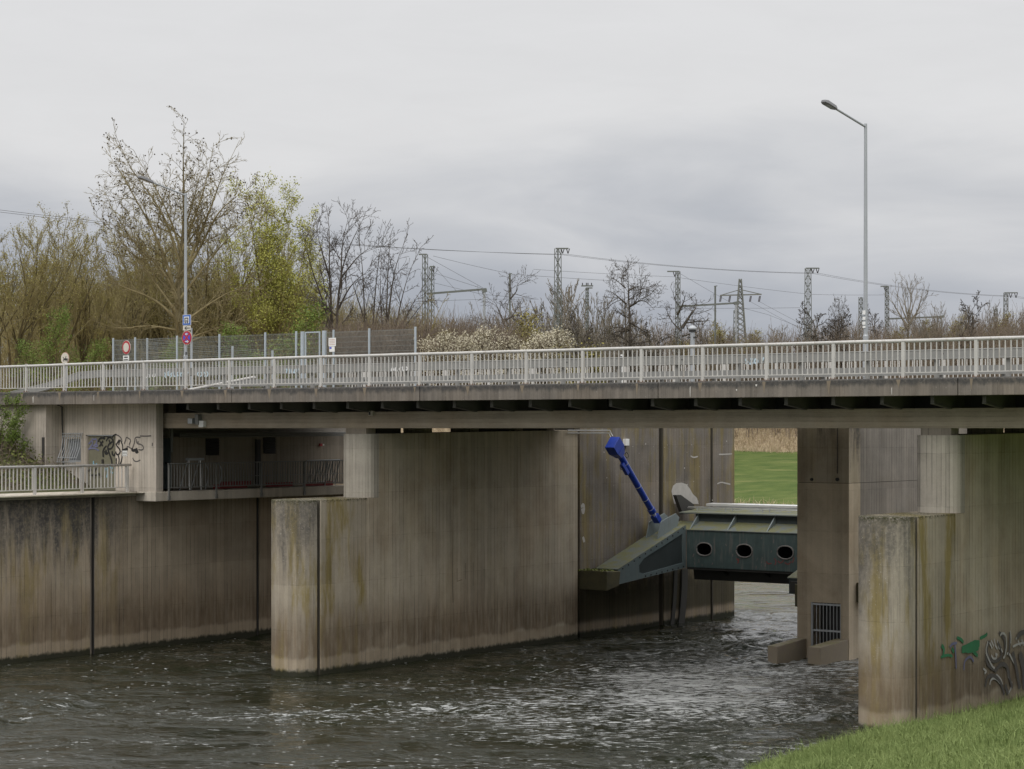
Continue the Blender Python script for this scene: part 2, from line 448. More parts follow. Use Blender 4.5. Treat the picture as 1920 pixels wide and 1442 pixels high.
M['bark_olive'] = leafmat('olive_bark', (0.070, 0.056, 0.028), (0.135, 0.11, 0.055))
M['bark_dark'] = leafmat('dark_bark', (0.055, 0.046, 0.036), (0.115, 0.095, 0.072))
M['bark_plane'] = leafmat('plane_bark', (0.120, 0.098, 0.052), (0.215, 0.180, 0.105))
M['twig_plane'] = leafmat('plane_twig', (0.18, 0.148, 0.075), (0.30, 0.25, 0.135))
M['twig_olive'] = leafmat('olive_twig', (0.19, 0.155, 0.068), (0.33, 0.28, 0.135))
M['twig_brown'] = leafmat('brown_twig', (0.135, 0.105, 0.077), (0.25, 0.20, 0.152))
M['twig_grey'] = leafmat('grey_twig', (0.16, 0.14, 0.11), (0.28, 0.245, 0.195))
M['twig_dark'] = leafmat('dark_twig', (0.055, 0.046, 0.038), (0.11, 0.092, 0.075))
M['leaf_lime'] = leafmat('lime_leaf', (0.29, 0.30, 0.055), (0.47, 0.46, 0.13))
M['leaf_olive'] = leafmat('olive_bud', (0.20, 0.18, 0.05), (0.34, 0.30, 0.10))
M['leaf_green'] = leafmat('fresh_leaf', (0.095, 0.145, 0.028), (0.19, 0.25, 0.055))
M['leaf_moss'] = leafmat('moss_green_leaf', (0.085, 0.105, 0.028), (0.16, 0.175, 0.05))
M['blossom'] = leafmat('blossom', (0.40, 0.36, 0.25), (0.62, 0.58, 0.46))
M['seed'] = leafmat('seed_ball', (0.05, 0.038, 0.025), (0.09, 0.07, 0.05))
M['grass'] = leafmat('grass_blade', (0.085, 0.132, 0.032), (0.27, 0.325, 0.12))
M['drygrass'] = leafmat('dry_reed', (0.30, 0.235, 0.14), (0.50, 0.41, 0.27))


def watermat():
    m, k, b = newmat('river_water')
    p = k.pos(); x, y, z = k.sep(p)
    ca = k.m('ADD', k.m('MULTIPLY', x, 0.80), k.m('MULTIPLY', y, 0.60)); cb = k.m('SUBTRACT', k.m('MULTIPLY', y, 0.80), k.m('MULTIPLY', x, 0.60))
    q = k.comb(k.m('MULTIPLY', ca, 0.62), cb, 0.0)   # wind ripples with long crests
    n1 = k.noise(q, 3.6, 5, 0.62, 0.7); n2 = k.noise(q, 11.0, 4, 0.6, 0.3); n3 = k.noise(q, 0.55, 4, 0.6, 0.8)
    # drifting foam flecks gather in loose patches and lines
    patch = k.noise(k.comb(k.m('MULTIPLY', x, 0.28), k.m('MULTIPLY', y, 0.16), 4.0), 1.0, 5, 0.65, 0.8)
    fl = k.n('ShaderNodeTexVoronoi', voronoi_dimensions='2D', feature='F1'); k.set(fl.inputs['Vector'], q); fl.inputs['Scale'].default_value = 5.0
    fln = k.noise(q, 16.0, 3)
    r = k.m('ADD', fl.outputs['Distance'], k.m('MULTIPLY', k.m('SUBTRACT', fln, 0.5), 0.30))
    rnd = k.sep(fl.outputs['Color'])[0]
    on = k.m('LESS_THAN', rnd, k.mr(patch, 0.46, 0.74, 0.004, 0.34))
    foam_glint = k.m('MULTIPLY', k.m('MULTIPLY', on, k.mr(r, 0.06, 0.20, 1.0, 0.0)), k.mr(y, 72.0, 76.0, 0.8, 0.0))
    # painted-in sky glints and aerated streaks on the ripples, thickest near the gate
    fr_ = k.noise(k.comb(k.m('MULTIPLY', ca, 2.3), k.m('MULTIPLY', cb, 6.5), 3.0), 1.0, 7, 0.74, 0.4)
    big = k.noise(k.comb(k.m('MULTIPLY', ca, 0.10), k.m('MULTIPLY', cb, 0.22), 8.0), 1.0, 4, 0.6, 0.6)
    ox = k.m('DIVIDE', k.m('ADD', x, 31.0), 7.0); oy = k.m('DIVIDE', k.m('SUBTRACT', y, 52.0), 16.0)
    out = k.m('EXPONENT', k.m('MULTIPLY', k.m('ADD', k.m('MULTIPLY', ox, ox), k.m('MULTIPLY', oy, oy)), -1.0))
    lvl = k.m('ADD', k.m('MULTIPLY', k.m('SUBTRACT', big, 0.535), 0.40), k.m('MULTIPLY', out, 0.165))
    froth_glint = k.m('MULTIPLY', k.mr(k.m('ADD', fr_, lvl), 0.615, 0.70), 0.80)
    foam_glint = k.m('MAXIMUM', foam_glint, froth_glint)
    mud = k.mix(k.mr(n3, 0.3, 0.7), (0.013, 0.0155, 0.0075), (0.022, 0.0235, 0.0115))
    k.set(b.inputs['Base Color'], k.mix(foam_glint, mud, (0.55, 0.56, 0.55)))
    k.set(b.inputs['Roughness'], k.mr(foam_glint, 0, 1, 0.03, 0.7))
    b.inputs['IOR'].default_value = 1.4
    h = k.m('ADD', k.m('MULTIPLY', n1, 1.0), k.m('MULTIPLY', n2, 0.42))
    h = k.m('MULTIPLY', h, k.mr(n3, 0.40, 0.66, 0.30, 2.4)); h = k.m('MULTIPLY', h, k.mr(y, 70.0, 78.0, 1.0, 0.22))
    k.set(b.inputs['Normal'], k.bump(h, 1.0, 0.085))
    return m


def groundmat():
    m, k, b = newmat('meadow_ground')
    p = k.pos()
    at = k.n('ShaderNodeAttribute', attribute_name='zone').outputs['Fac']
    n = k.noise(p, 0.35, 6, 0.65); f = k.noise(p, 1.3, 6, 0.75)
    x, y, z = k.sep(p)
    lay = k.noise(k.comb(k.m('MULTIPLY', x, 0.12), k.m('MULTIPLY', y, 0.30), 0.0), 1.0, 5, 0.7)
    g = k.mix(k.mr(n, 0.3, 0.7), (0.062, 0.098, 0.024), (0.112, 0.145, 0.040))
    g = k.mix(k.mr(lay, 0.50, 0.68), g, (0.155, 0.170, 0.058))
    g = k.mix(k.mr(f, 0.62, 0.74), g, (0.055, 0.095, 0.025))
    r = k.mix(k.mr(f, 0.3, 0.7), (0.20, 0.150, 0.092), (0.40, 0.315, 0.205))
    r = k.mix(k.mr(k.noise(p, 0.9, 5, 0.7), 0.45, 0.7, 0.0, 0.5), r, (0.15, 0.12, 0.085))
    e = k.mr(k.m('ADD', at, k.m('MULTIPLY', k.m('SUBTRACT', f, 0.5), 0.5)), 0.42, 0.58)
    k.set(b.inputs['Base Color'], k.mix(e, g, r)); b.inputs['Roughness'].default_value = 0.95
    b.inputs['Specular IOR Level'].default_value = 0.1
    k.set(b.inputs['Normal'], k.bump(f, 0.8, 0.25))
    return m


def bankmat():
    m, k, b = newmat('bank_turf')
    p = k.pos(); f = k.noise(p, 5.0, 5, 0.7); n = k.noise(p, 0.8, 4)
    g = k.mix(k.mr(n, 0.3, 0.7), (0.075, 0.125, 0.025), (0.15, 0.21, 0.05))
    k.set(b.inputs['Base Color'], k.mix(k.mr(f, 0.5, 0.75), g, (0.06, 0.07, 0.025))); b.inputs['Roughness'].default_value = 0.95
    return m


def soilmat():
    m, k, b = newmat('overgrown_soil')
    p = k.pos(); f = k.noise(p, 3.0, 6, 0.7); n = k.noise(p, 0.8, 4)
    g = k.mix(k.mr(n, 0.35, 0.65), (0.075, 0.060, 0.035), (0.075, 0.085, 0.030))
    k.set(b.inputs['Base Color'], k.mix(k.mr(f, 0.5, 0.75), g, (0.14, 0.10, 0.06))); b.inputs['Roughness'].default_value = 0.95
    k.set(b.inputs['Normal'], k.bump(f, 0.8, 0.15))
    return m


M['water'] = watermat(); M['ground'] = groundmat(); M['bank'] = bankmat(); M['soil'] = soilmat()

# ================================================================== THE SETTING
# ---- river
CL = np.array([(-37.5, -60), (-37.5, 72), (-40, 85), (-50, 105), (-75, 125), (-110, 142), (-250, 165), (-700, 200)], float)
HW = np.array([15, 15.2, 17, 17.5, 17, 17, 17, 17], float)


def river_d(X, Y):
    """distance outside the river edge; positive side sign: +1 outer (right) bank, -1 inner (left) bank"""
    best = np.full(X.shape, 1e9); side = np.zeros(X.shape)
    for i in range(len(CL) - 1):
        a, b = CL[i], CL[i + 1]; d = b - a; L2 = d @ d
        t = np.clip(((X - a[0]) * d[0] + (Y - a[1]) * d[1]) / L2, 0, 1)
        ex, ey = X - (a[0] + t * d[0]), Y - (a[1] + t * d[1])
        ds = np.hypot(ex, ey) - (HW[i] + t * (HW[i + 1] - HW[i]))
        cr = d[0] * ey - d[1] * ex
        m = ds < best
        best = np.where(m, ds, best); side = np.where(m, np.where(cr < 0, 1, -1), side)
    return best, side


def smooth(a, b, x):
    t = np.clip((x - a) / (b - a), 0, 1); return t * t * (3 - 2 * t)


def terrain(X, Y):
    X = np.asarray(X, float); Y = np.asarray(Y, float)
    d, s = river_d(X, Y)
    out = 0.5 + 0.084 * np.minimum(d, 52) + np.clip(d - 52, 0, 24) * 0.22
    inn = 8.35 * smooth(0, 5, d) + 0.35
    z = np.where(s > 0, out, inn)
    z = np.where(d < 0, -2.0 + 2.2 * smooth(-2.5, 0, d), z)
    return z + 0.15 * np.sin(X * 0.21 + 1) * np.sin(Y * 0.17)


def axis_lines(lo, f0, f1, hi, step, grow=1.22):
    c = list(np.arange(f0, f1 + 1e-6, step)); s = step; p = f1
    while p < hi: s *= grow; p += s; c.append(p)
    s = step; p = f0; pre = []
    while p > lo: s *= grow; p -= s; pre.append(p)
    return np.array(pre[::-1] + c)


ux = axis_lines(-700, -54, -21.5, -15, 0.14); vy = axis_lines(-60, 34, 104, 260, 0.14)
X, Y = np.meshgrid(ux, vy)
ZW = np.zeros_like(X)
rw = np.random.default_rng(3)
for i in range(46):
    lam = 0.45 * (2 ** (rw.random() * 3.0)); ang = rw.normal(-0.9, 0.9); ph = rw.random() * 6.28
    kx, ky = math.cos(ang) * 6.283 / lam, math.sin(ang) * 6.283 / lam
    wob = 0.6 * np.sin(X * 0.31 * rw.random() + Y * 0.27 * rw.random() + ph)
    arg = kx * X + ky * Y + ph + wob; ZW += 0.0032 * lam ** 0.6 * (np.sin(arg) if i % 2 else (1 - 2 * np.abs(np.sin(arg / 2))) * 1.1)
turb = 0.40 + 1.5 * np.exp(-((X + 37) / 7) ** 2 - ((Y - 66) / 9) ** 2) + 1.9 * np.clip(np.sin(X * 0.5 + 1.3 * np.sin(Y * 0.21)) * np.sin(Y * 0.33 + 1.1 * np.sin(X * 0.17)), 0, 1) + 0.3 * (0.5 + 0.5 * np.sin(X * 0.23 + 0.11 * Y) * np.sin(Y * 0.19 - X * 0.07))
mask = smooth(-60, -54, X) * (1 - smooth(102, 112, Y)) * smooth(28, 36, Y)
ZW *= turb * mask * (1 - 0.8 * smooth(70, 76, Y))
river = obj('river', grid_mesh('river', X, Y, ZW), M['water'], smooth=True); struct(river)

# ---- far terrain
tx = axis_lines(-1500, -200, 60, 1500, 3.0, 1.15); ty = axis_lines(61, 61, 320, 3000, 3.0, 1.12)
X, Y = np.meshgrid(tx, ty)
ZT = terrain(X, Y)
me = grid_mesh('meadow', X, Y, ZT)
d, s = river_d(X, Y)
zone = np.where(s > 0, smooth(49, 54, d) + 0.75 * (1 - smooth(1.0, 5.0, d)), 0.8)
a = me.attributes.new('zone', 'FLOAT', 'POINT'); a.data.foreach_set('value', zone.ravel().astype(np.float32))
struct(obj('meadow', me, M['ground'], smooth=True))

# ---- near right bank
bx = axis_lines(-23.3, -23.3, -6, 200, 0.5, 1.15); by = axis_lines(-200, 22, 62, 62.5, 0.5, 1.2)
X, Y = np.meshgrid(bx, by)


def bankz(X, Y):
    X = np.asarray(X, float); Y = np.asarray(Y, float)
    z = 0.235 * (X + 22.75) + 0.05 * np.sin(X * 1.1 + Y * 0.3) + 0.07 * np.sin(Y * 0.55) * np.sin(X * 0.4)
    z = np.where(X > 0, 5.4 + 0.02 * X, z)
    return z


ZB = bankz(X, Y); ZB = np.where(X < -23.0, -0.6, ZB)
struct(obj('river_bank', grid_mesh('river_bank', X, Y, ZB), M['bank'], smooth=True))

# ---- left quay path and the slope above it, ground behind the wing wall
lx = axis_lines(-300, -64, -52.7, -52.6, 0.6, 1.25); ly = axis_lines(-100, 20, 48.2, 48.3, 0.6, 1.25)
X, Y = np.meshgrid(lx, ly)
ZL = 5.30 + np.clip(-54.3 - X, 0, 7.2) * 0.42 + 0.06 * np.sin(X * 2.1) * np.sin(Y * 1.3) * (X < -55)
struct(obj('embankment', grid_mesh('embankment', X, Y, ZL), M['soil'], smooth=True))
struct(MB().box(-400, -56.7, 48.62, 61.2, 5, 8.45).build('approach_ground', M['soil']))
struct(MB().box(-54.4, -52.45, -60, 48.9, 5.2, 5.327).build('quay_path', M['slab']))

# ================================================================== BRIDGE
E = EYE
bridge = thing('road_bridge', 'long grey concrete road bridge spanning the river on walls and piers', 'bridge', (-37, 54, 0))
U0, U1 = -66.0, 14.0
# edge beam: cast in lengths with open joints
fu = [U0, -60, -54.45, -47.0, -39.2, -30.75, -21.9, -13.0, -4.0, U1]
for i in range(len(fu) - 1):
    a, b = fu[i] + 0.012, fu[i + 1] - 0.012
    MB().prism([(48.0, E + 0.82), (48.0, E + 1.24), (48.03, E + 1.27), (48.55, E + 1.28), (48.55, E + 0.98), (48.42, E + 0.90), (48.34, E + 0.82)], 'x', a, b).build('edge_beam', M['fascia'], bridge, bevel=0.012)
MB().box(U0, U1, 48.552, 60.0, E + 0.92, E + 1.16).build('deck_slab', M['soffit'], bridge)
MB().box(-300, U1, 51.2, 57.2, E + 1.162, E + 1.19).build('road_surface', M['tarmac'], bridge)
MB().box(-51.9, U1, 49.45, 49.95, E + 0.0, E + 0.52).build('edge_girder', M['girder'], bridge, bevel=0.015)
for i, v in enumerate((52.3, 54.8, 57.3)):
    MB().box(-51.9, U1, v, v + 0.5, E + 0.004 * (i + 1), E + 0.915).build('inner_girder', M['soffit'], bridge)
MB().box(-51.9, U1, 59.2, 59.7, E + 0.02, E + 0.915).build('far_girder', M['girder'], bridge)
# dark sheet added so the void behind the brackets stays black
MB().box(-51.9, U1, 50.3, 50.36, E + 0.3, E + 0.915).build('void_sheet', M['darksteel'], bridge)
# brackets under the overhang: tapered plates with a flange along the lower edge
def bracket_mesh():
    m = MB()
    t = 0.022
    m.prism([(48.44, E + 0.918), (48.44, E + 0.66), (50.28, E + 0.44), (50.28, E + 0.918)], 'x', -t, t)
    m.prism([(48.40, E + 0.918), (48.40, E + 0.645), (48.437, E + 0.645), (48.437, E + 0.918)], 'x', -0.05, 0.05)
    m.prism([(48.40, E + 0.64), (48.40, E + 0.615), (50.28, E + 0.395), (50.28, E + 0.432)], 'x', -0.06, 0.06)
    return m.mesh('bracket')
bm_ = bracket_mesh()
M['brk'] = simple('bracket_steel', (0.11, 0.105, 0.095), 0.7, 0.1)
for kk in range(-6, 21):
    obj('bracket', bm_, M['brk'], bridge, loc=(-21.37 - 1.402 * kk, 0, 0))
for ur, w in ((-42.32, 1.2), (-22.5, 1.2)):
    for v in (49.45, 52.3, 54.8, 57.3, 59.2):
        MB().box(ur - 1.1, ur - 0.25, v + 0.02, v + 0.48, 7.30, E - 0.001 if v < 50 else E + 0.003).build('bearing_block', M['inner'], bridge)

for v0, v1 in ((50.2, 51.4), (55.4, 57.2), (57.85, 59.1)):  # dark blocks added to shut off bright gaps above the pier
    MB().box(-43.0, -42.75, v0, v1, 7.34, E + 0.3).build('gap_block', M['darksteel'], bridge)
# near railing
RS = 1.985; P0 = -21.5
rail = thing('bridge_railing', 'pale weathered metal railing along the near edge of the bridge', 'railing', (-37, 48.2, E + 1.28))
VR = 48.22
pm = MB().box(-0.045, 0.045, -0.035, 0.035, -0.03, 0.98).mesh('post'); fm = MB().box(-0.09, 0.09, -0.08, 0.08, -0.005, 0.012)
fm.tube([(-0.06, -0.05, 0.0), (-0.06, -0.05, 0.05)], 0.014); fm.tube([(0.06, -0.05, 0), (0.06, -0.05, 0.05)], 0.014); fm = fm.mesh('foot_plate')
M['rust'] = simple('rusty_plate', (0.16, 0.10, 0.065), 0.8, var=0.3)
bmesh_ = MB().box(-0.0135, 0.0135, -0.013, 0.013, 0.145, 0.955).mesh('baluster')
posts = [P0 - RS * i for i in range(-17, 23)]
bal = []
for i, pu in enumerate(posts):
    p = obj('post', pm, M['railpaint'], rail, loc=(pu, VR, E + 1.28))
    f = obj('foot_plate', fm, M['rust'], rail, loc=(pu, VR, E + 1.275))
    for j in range(1, 13):
        bal.append(pu - RS * j / 13)
bal = [u for u in bal if -66 < u < 13]
bal.sort(key=lambda u: -u)
vis = [u for u in bal if u < -17.8]
for u in vis[:300]:
    obj('baluster', bmesh_, M['railpaint'], rail, loc=(u, VR, E + 1.28))
m = MB()
for u in vis[300:] + [u for u in bal if u >= -17.8]:
    m.box(u - 0.0135, u + 0.0135, VR - 0.02, VR + 0.02, E + 1.425, E + 2.235)
stuff(m.build('far_balusters', M['railpaint'], rail))
hp = []
for i in range(81):
    u = -66 + i
    hp.append((u, VR, E + 2.27 - 0.045 + (-0.06 * max(0, (-50 - u) / 10) ** 1.3) + 0.003 * math.sin(u * 1.7)))
MB().tube(hp, 0.046, 10).build('handrail', M['railpaint'], rail, smooth=True)
for i in range(len(posts) - 1):
    a, b = posts[i + 1] + 0.045, posts[i] - 0.045
    if a < -66 or b > 14: continue
    MB().box(a, b, VR - 0.022, VR + 0.022, E + 1.40, E + 1.425).build('lower_rail', M['railpaint'], rail)
# rust runs below the post feet are stains on the edge beam itself
M['rustrun'] = simple('rust_run_stain', (0.215, 0.175, 0.128), 0.9, var=0.25, scale=6)
for pu in posts:
    if -60 < pu < -17:
        w = random.uniform(0.04, 0.09); l = random.uniform(0.2, 0.40); o = random.uniform(-0.04, 0.04)
        pts = [(pu - w + o, 47.9975, E + 1.235), (pu + w + o, 47.9975, E + 1.235), (pu + w * 0.35 + o, 47.9975, E + 1.235 - l * 0.7), (pu + 0.01 + o, 47.9975, E + 1.235 - l), (pu - w * 0.4 + o, 47.9975, E + 1.235 - l * 0.6)]
        MB().poly(pts[::-1] if False else pts).build('rust_stain', M['rustrun'], bridge)
# white drips on the edge beam
M['drip'] = simple('lime_drip', (0.62, 0.60, 0.56), 0.9, var=0.2)
for (px, py, l, w) in ((1294, 727, 0.26, 0.012), (176, 742, 0.18, 0.012), (1418, 721, 0.05, 0.03), (598, 723, 0.12, 0.012), (660, 722, 0.1, 0.012), (1672, 728, 0.16, 0.010), (1381, 730, 0.04, 0.02), (62, 745, 0.2, 0.025)):
    p = W(px, py, v=47.998)
    MB().poly([(p.x - w, 47.997, p.z), (p.x - w * .5, 47.997, p.z - l), (p.x + w * .6, 47.997, p.z - l * .9), (p.x + w, 47.997, p.z + l * .2)]).build('lime_stain', M['drip'], bridge)

# far railing
rail2 = thing('far_railing', 'second pale railing along the far edge of the bridge, seen through the near one', 'railing', (-37, 59.9, E + 1.2))
bm2 = MB().box(-0.014, 0.014, -0.012, 0.012, 0.12, 0.97).mesh('baluster')
u = 4.0; n = 0
while u > -52.5:
    if n % 13 == 0: obj('post', pm, M['railpaint'], rail2, loc=(u, 59.85, E + 1.28))
    elif u < -17: obj('baluster', bm2, M['railpaint'], rail2, loc=(u, 59.85, E + 1.28))
    u -= RS / 13; n += 1
MB().tube([(-52.5, 59.85, E + 2.23), (4, 59.85, E + 2.23)], 0.045, 8).build('handrail', M['railpaint'], rail2)
MB().box(-52.5, 4, 59.83, 59.87, E + 1.375, E + 1.40).build('lower_rail', M['railpaint'], rail2)

# guardrails
gprof = [(-0.05, -0.13), (0.05, -0.135), (0.05, 0.135), (-0.05, 0.13), (-0.065, 0.115), (-0.05, 0.10), (-0.05, -0.10), (-0.065, -0.115)]


def guardrail(name, label, v, path, posts_u, facing, zpost):
    t = thing(name, label, 'guardrail', (path[-1][0], v, zpost))
    for i in range(len(path) - 1):
        (ua, za), (ub, zb) = path[i], path[i + 1]
        m = MB(); n = len(gprof)
        for (uu, zz) in ((ua, za), (ub, zb)):
            for (dy, dz) in gprof: m.V.append((uu, v + dy * facing, zz + dz))
        m.F.append(tuple(range(n))); m.F.append(tuple(range(n, 2 * n))[::-1])
        for j in range(n):
            j2 = (j + 1) % n; m.F.append((j, n + j, n + j2, j2))
        m.build('beam', M['guard'], t)
        MB().tube([(ua + 0.15, v - 0.06 , za + 0.02), (ua + 0.15, v - 0.045, za + 0.02)], 0.022, 6).build('bolt', M['darksteel'], t)
    for uu in posts_u:
        MB().box(uu - 0.05, uu + 0.05, v + 0.06, v + 0.16, zpost, path[-1][1] + 0.05).build('post', M['guard'], t)
    return t


pa = [(-60.3, E + 1.22), (-58.4, E + 1.50), (-56.6, E + 1.88), (-55.4, E + 1.93)]
uu = -55.4
while uu < 10: uu += 4.0; pa.append((uu, E + 1.93))
gr1 = guardrail('guardrail', 'grey steel guardrail with sprayed tags and a sloping end, between footway and road', 50.1, pa, list(np.arange(-57.5, 10, 2.0)), 1, E + 1.16)
pb = [(-58.0, E + 1.745)]
uu = -58.0
while uu < 8: uu += 4.0; pb.append((uu, E + 1.745))
gr2 = guardrail('guardrail', 'plain guardrail on the far side of the road, showing below the nearer one', 57.9, pb, list(np.arange(-57, 8, 2.0)), -1, E + 1.16)
# sloping terminal of a third length of rail, left
t3 = thing('sloping_handrail', 'pale pipe handrail sloping up behind the left part of the railing', 'handrail', (-50, 52.6, E + 1.1))
MB().tube([W(345, 733, v=52.6), W(478, 707, v=52.6)], 0.05, 8).build('rail', M['railpaint'], t3)
MB().tube([W(372, 728, v=52.6), W(372, 728, v=52.6) + Vector((0, 0, -0.3))], 0.03, 6).build('post', M['railpaint'], t3)
MB().tube([W(450, 713, v=52.6), W(450, 713, v=52.6) + Vector((0, 0, -0.6))], 0.03, 6).build('post', M['railpaint'], t3)


# ------------------------------------------------------------------ sprayed lines: thin ribbons of paint lying on a wall
def chaikin(p, n=2):
    for _ in range(n):
        q = [p[0]]
        for i in range(len(p) - 1):
            a, b = p[i], p[i + 1]
            q += [(a[0] * .75 + b[0] * .25, a[1] * .75 + b[1] * .25), (a[0] * .25 + b[0] * .75, a[1] * .25 + b[1] * .75)]
        q.append(p[-1]); p = q
    return p


_lay = [0]


def spray(strokes, width, plane, mat, parent, name='graffiti', sm=2):
    """strokes in photograph pixels; plane = dict(u=..) or dict(v=..); every stroke is a piece of its own"""
    nrm = Vector((1, 0, 0)) if 'u' in plane else Vector((0, -1, 0))
    for st in strokes:
        w = width
        if isinstance(st, dict): w = st['w']; st = st['p']
        pts = [W(a, b, **plane) for a, b in (chaikin(st, sm) if sm else st)]
        _lay[0] += 1; m = MB(); n = len(pts); off = nrm * (0.004 + 0.0006 * (_lay[0] % 12))
        L, Rr = [], []
        for i in range(n):
            t = (pts[min(i + 1, n - 1)] - pts[max(i - 1, 0)])
            if t.length < 1e-6: t = Vector((0, 0, 1))
            t.normalize(); sd_ = t.cross(nrm) * w / 2 * (0.8 if i in (0, n - 1) else random.uniform(0.9, 1.12))
            e = t * w * 0.25 * (-1 if i == 0 else (1 if i == n - 1 else 0)); o2 = off + nrm * 0.00008 * i
            L.append(pts[i] + e + sd_ + o2); Rr.append(pts[i] + e - sd_ + o2)
        m.V = [tuple(v) for v in L + Rr]; m.F = [(i, n + i, n + i + 1, i + 1) for i in range(n - 1)]
        m.build(name, mat, parent)


gv = dict(v=50.032)
spray([[(269, 700), (269, 708)], [(269, 700), (272, 701), (270, 704), (273, 706), (269, 708)], [(278, 703), (275, 704), (278, 706), (277, 708), (274, 707)], [(280, 703), (283, 705), (280, 707)], [(288, 702), (285, 705), (288, 707), (292, 705), (291, 701)]], 0.035, gv, M['gwhite'], gr1)
spray([[(309, 699), (311, 702), (309, 706), (312, 708)], [(317, 697), (314, 699), (317, 701), (314, 703), (318, 704)], [(323, 699), (320, 702), (323, 704), (319, 708)], [(326, 697), (326, 705), (329, 706)], [(334, 698), (331, 702), (335, 706), (333, 702)], [(338, 698), (340, 706)], [(341, 699), (338, 703)], [(348, 698), (350, 704), (353, 698)], [(372, 698), (370, 702), (374, 706)], [(377, 698), (380, 702), (376, 706)], [(383, 698), (386, 702), (384, 706)], [(388, 697), (391, 701), (388, 706)]], 0.045, gv, M['gpale'], gr1)
spray([[(534, 693), (539, 692), (537, 699)], [(541, 693), (544, 692), (543, 700)], [(548, 692), (546, 699), (551, 698)], [(553, 693), (552, 700), (557, 697), (556, 692)], [(561, 691), (561, 694)]], 0.05, gv, M['gpale'], gr1)
spray([[(734, 695), (736, 689), (739, 694)], [(744, 689), (740, 691), (743, 692), (740, 694), (745, 695)], [(752, 689), (748, 692), (752, 695)], [(755, 688), (755, 695), (759, 694)], [(762, 688), (765, 691), (762, 694)]], 0.05, gv, M['gwhite'], gr1)
spray([[(1401, 672), (1398, 675), (1403, 679), (1399, 682)], [(1408, 673), (1412, 673), (1408, 678), (1413, 682), (1406, 682)], [(1417, 673), (1414, 678), (1418, 682), (1422, 677), (1418, 673)], [(1432, 671), (1430, 676)], [(1429, 679), (1429, 680)]], 0.055, gv, M['gpale'], gr1)


# ================================================================== PIERS AND WALLS
def nose_outline(ur, w, vg, vend, depth, nose_only=False):
    n = 18; cx = ur - w / 2
    arc = [(cx + w / 2 * math.cos(q), vg - depth * abs(math.sin(q)) ** 0.85) for q in [math.pi * i / n for i in range(n + 1)]]
    return arc


def pier(name, label, ur, w=1.6, vg=46.9, vend=60.75, zbase=-1.5):
    t = thing(name, label, 'pier', (ur - w / 2, 53, 0))
    arc = nose_outline(ur, w, vg, vend, 0.75)
    MB().prism(arc + [(ur - w, vg + 0.02), (ur, vg + 0.02)][::1], 'z', zbase, 5.32).build('nose', M['nose'], t, bevel=0.02)
    # body behind the stop-log groove
    g = 0.17
    MB().box(ur - w + 0.13, ur - 0.13, vg + 0.021, vg + g, zbase, 5.315).build('groove_back', M['inner'], t)
    MB().box(ur - 0.13, ur - 0.035, vg + g - 0.03, vg + g - 0.001, zbase, 5.30).build('groove_strip', M['darkjoint'], t)  # thin dark strip added on the far face of the groove
    MB().box(ur - w, ur, vg + g, 49.25, zbase, 5.318).build('step', M['nose2'], t, bevel=0.015)
    # tall wall with rounded front
    n = 14; cw = 1.24; cx = ur - cw / 2
    arc2 = [(cx + cw / 2 * math.cos(q), 49.75 - 0.55 * math.sin(q) ** 0.8 if math.sin(q) > 0 else 49.75) for q in [math.pi * i / n for i in range(n + 1)]]
    zt = lambda p: 7.32 + max(0, (p[1] - 49.3)) * 0.010
    MB().prism(arc2 + [(ur - cw, 49.8), (ur, 49.8)], 'z', 5.319, zt).build('column', M['column'], t, smooth=False)
    MB().box(ur - w, ur - 0.002, 49.252, vend, zbase, 5.312).build('wall_base', M['pier'], t)
    MB().prism([(ur - cw, 49.801), (ur - 0.002, 49.801), (ur - 0.002, vend), (ur - cw, vend)], 'z', 5.3121, zt).build('wall', M['pier'], t)
    return t


M['darkjoint'] = simple('dark_groove_face', (0.085, 0.075, 0.058), 0.9, var=0.4)
M['nose2'] = concrete('step_concrete', (0.36, 0.315, 0.245), water=True, brown=0.2, algae=0.8, runs=0.3, topmoss=(5.32, 0.12))
pier1 = pier('bridge_pier', 'long concrete bridge pier with stepped rounded nose standing mid river left of the gate', -42.32)
pier2 = pier('bridge_pier', 'concrete bridge pier with graffiti at right, its rounded nose beside the grass bank', -22.52, 1.44)
# old form tie marks, repairs and rust lines on pier 1 wall
spray([[(1090, 950), (1094, 945), (1095, 955), (1093, 963), (1091, 955)], [(1093, 1008), (1095, 1015)]], 0.12, dict(u=-42.32), M['plaster'], pier1, 'repair_patch')
spray([[(847, 975), (848, 1100), (849, 1130)], [(857, 1066), (857, 1090), (866, 1087)], [(873, 1056), (873, 1086)], [(887, 1055), (887, 1098)]], 0.035, dict(u=-42.32), M['rustrun'], pier1, 'rust_stain', 0)

# gate-section wall behind pier 1
gw = thing('gate_wall', 'weathered dark concrete side wall of the sluice left of the green gate', 'wall', (-43, 66, 0))
UG = -42.48
MB().box(-43.9, UG - 0.25, 60.76, 61.12, -1.5, 8.69).build('joint', M['darksteel'], gw)
segs = [(61.12, 66.4), (66.72, 70.15), (70.35, 72.0)]
for (a, b) in segs:
    MB().box(-43.9, UG, a, b, -1.5, 8.7).build('wall_block', M['gatewall'], gw, bevel=0.015)
MB().box(-43.9, UG - 0.22, 66.4, 66.72, -1.5, 8.69).build('groove_back', M['darkjoint'], gw)
MB().box(UG - 0.2, UG - 0.03, 66.68, 66.719, -1.5, 8.68).build('groove_strip', M['darkjoint'], gw)  # dark strip along the groove's far face
MB().box(UG - 0.15, UG - 0.005, 70.31, 70.349, -1.5, 8.68).build('groove_strip', M['darkjoint'], gw)
MB().box(-43.9, UG - 0.16, 70.15, 70.35, -1.5, 8.69).build('groove_back', M['darksteel'], gw)
m = MB()
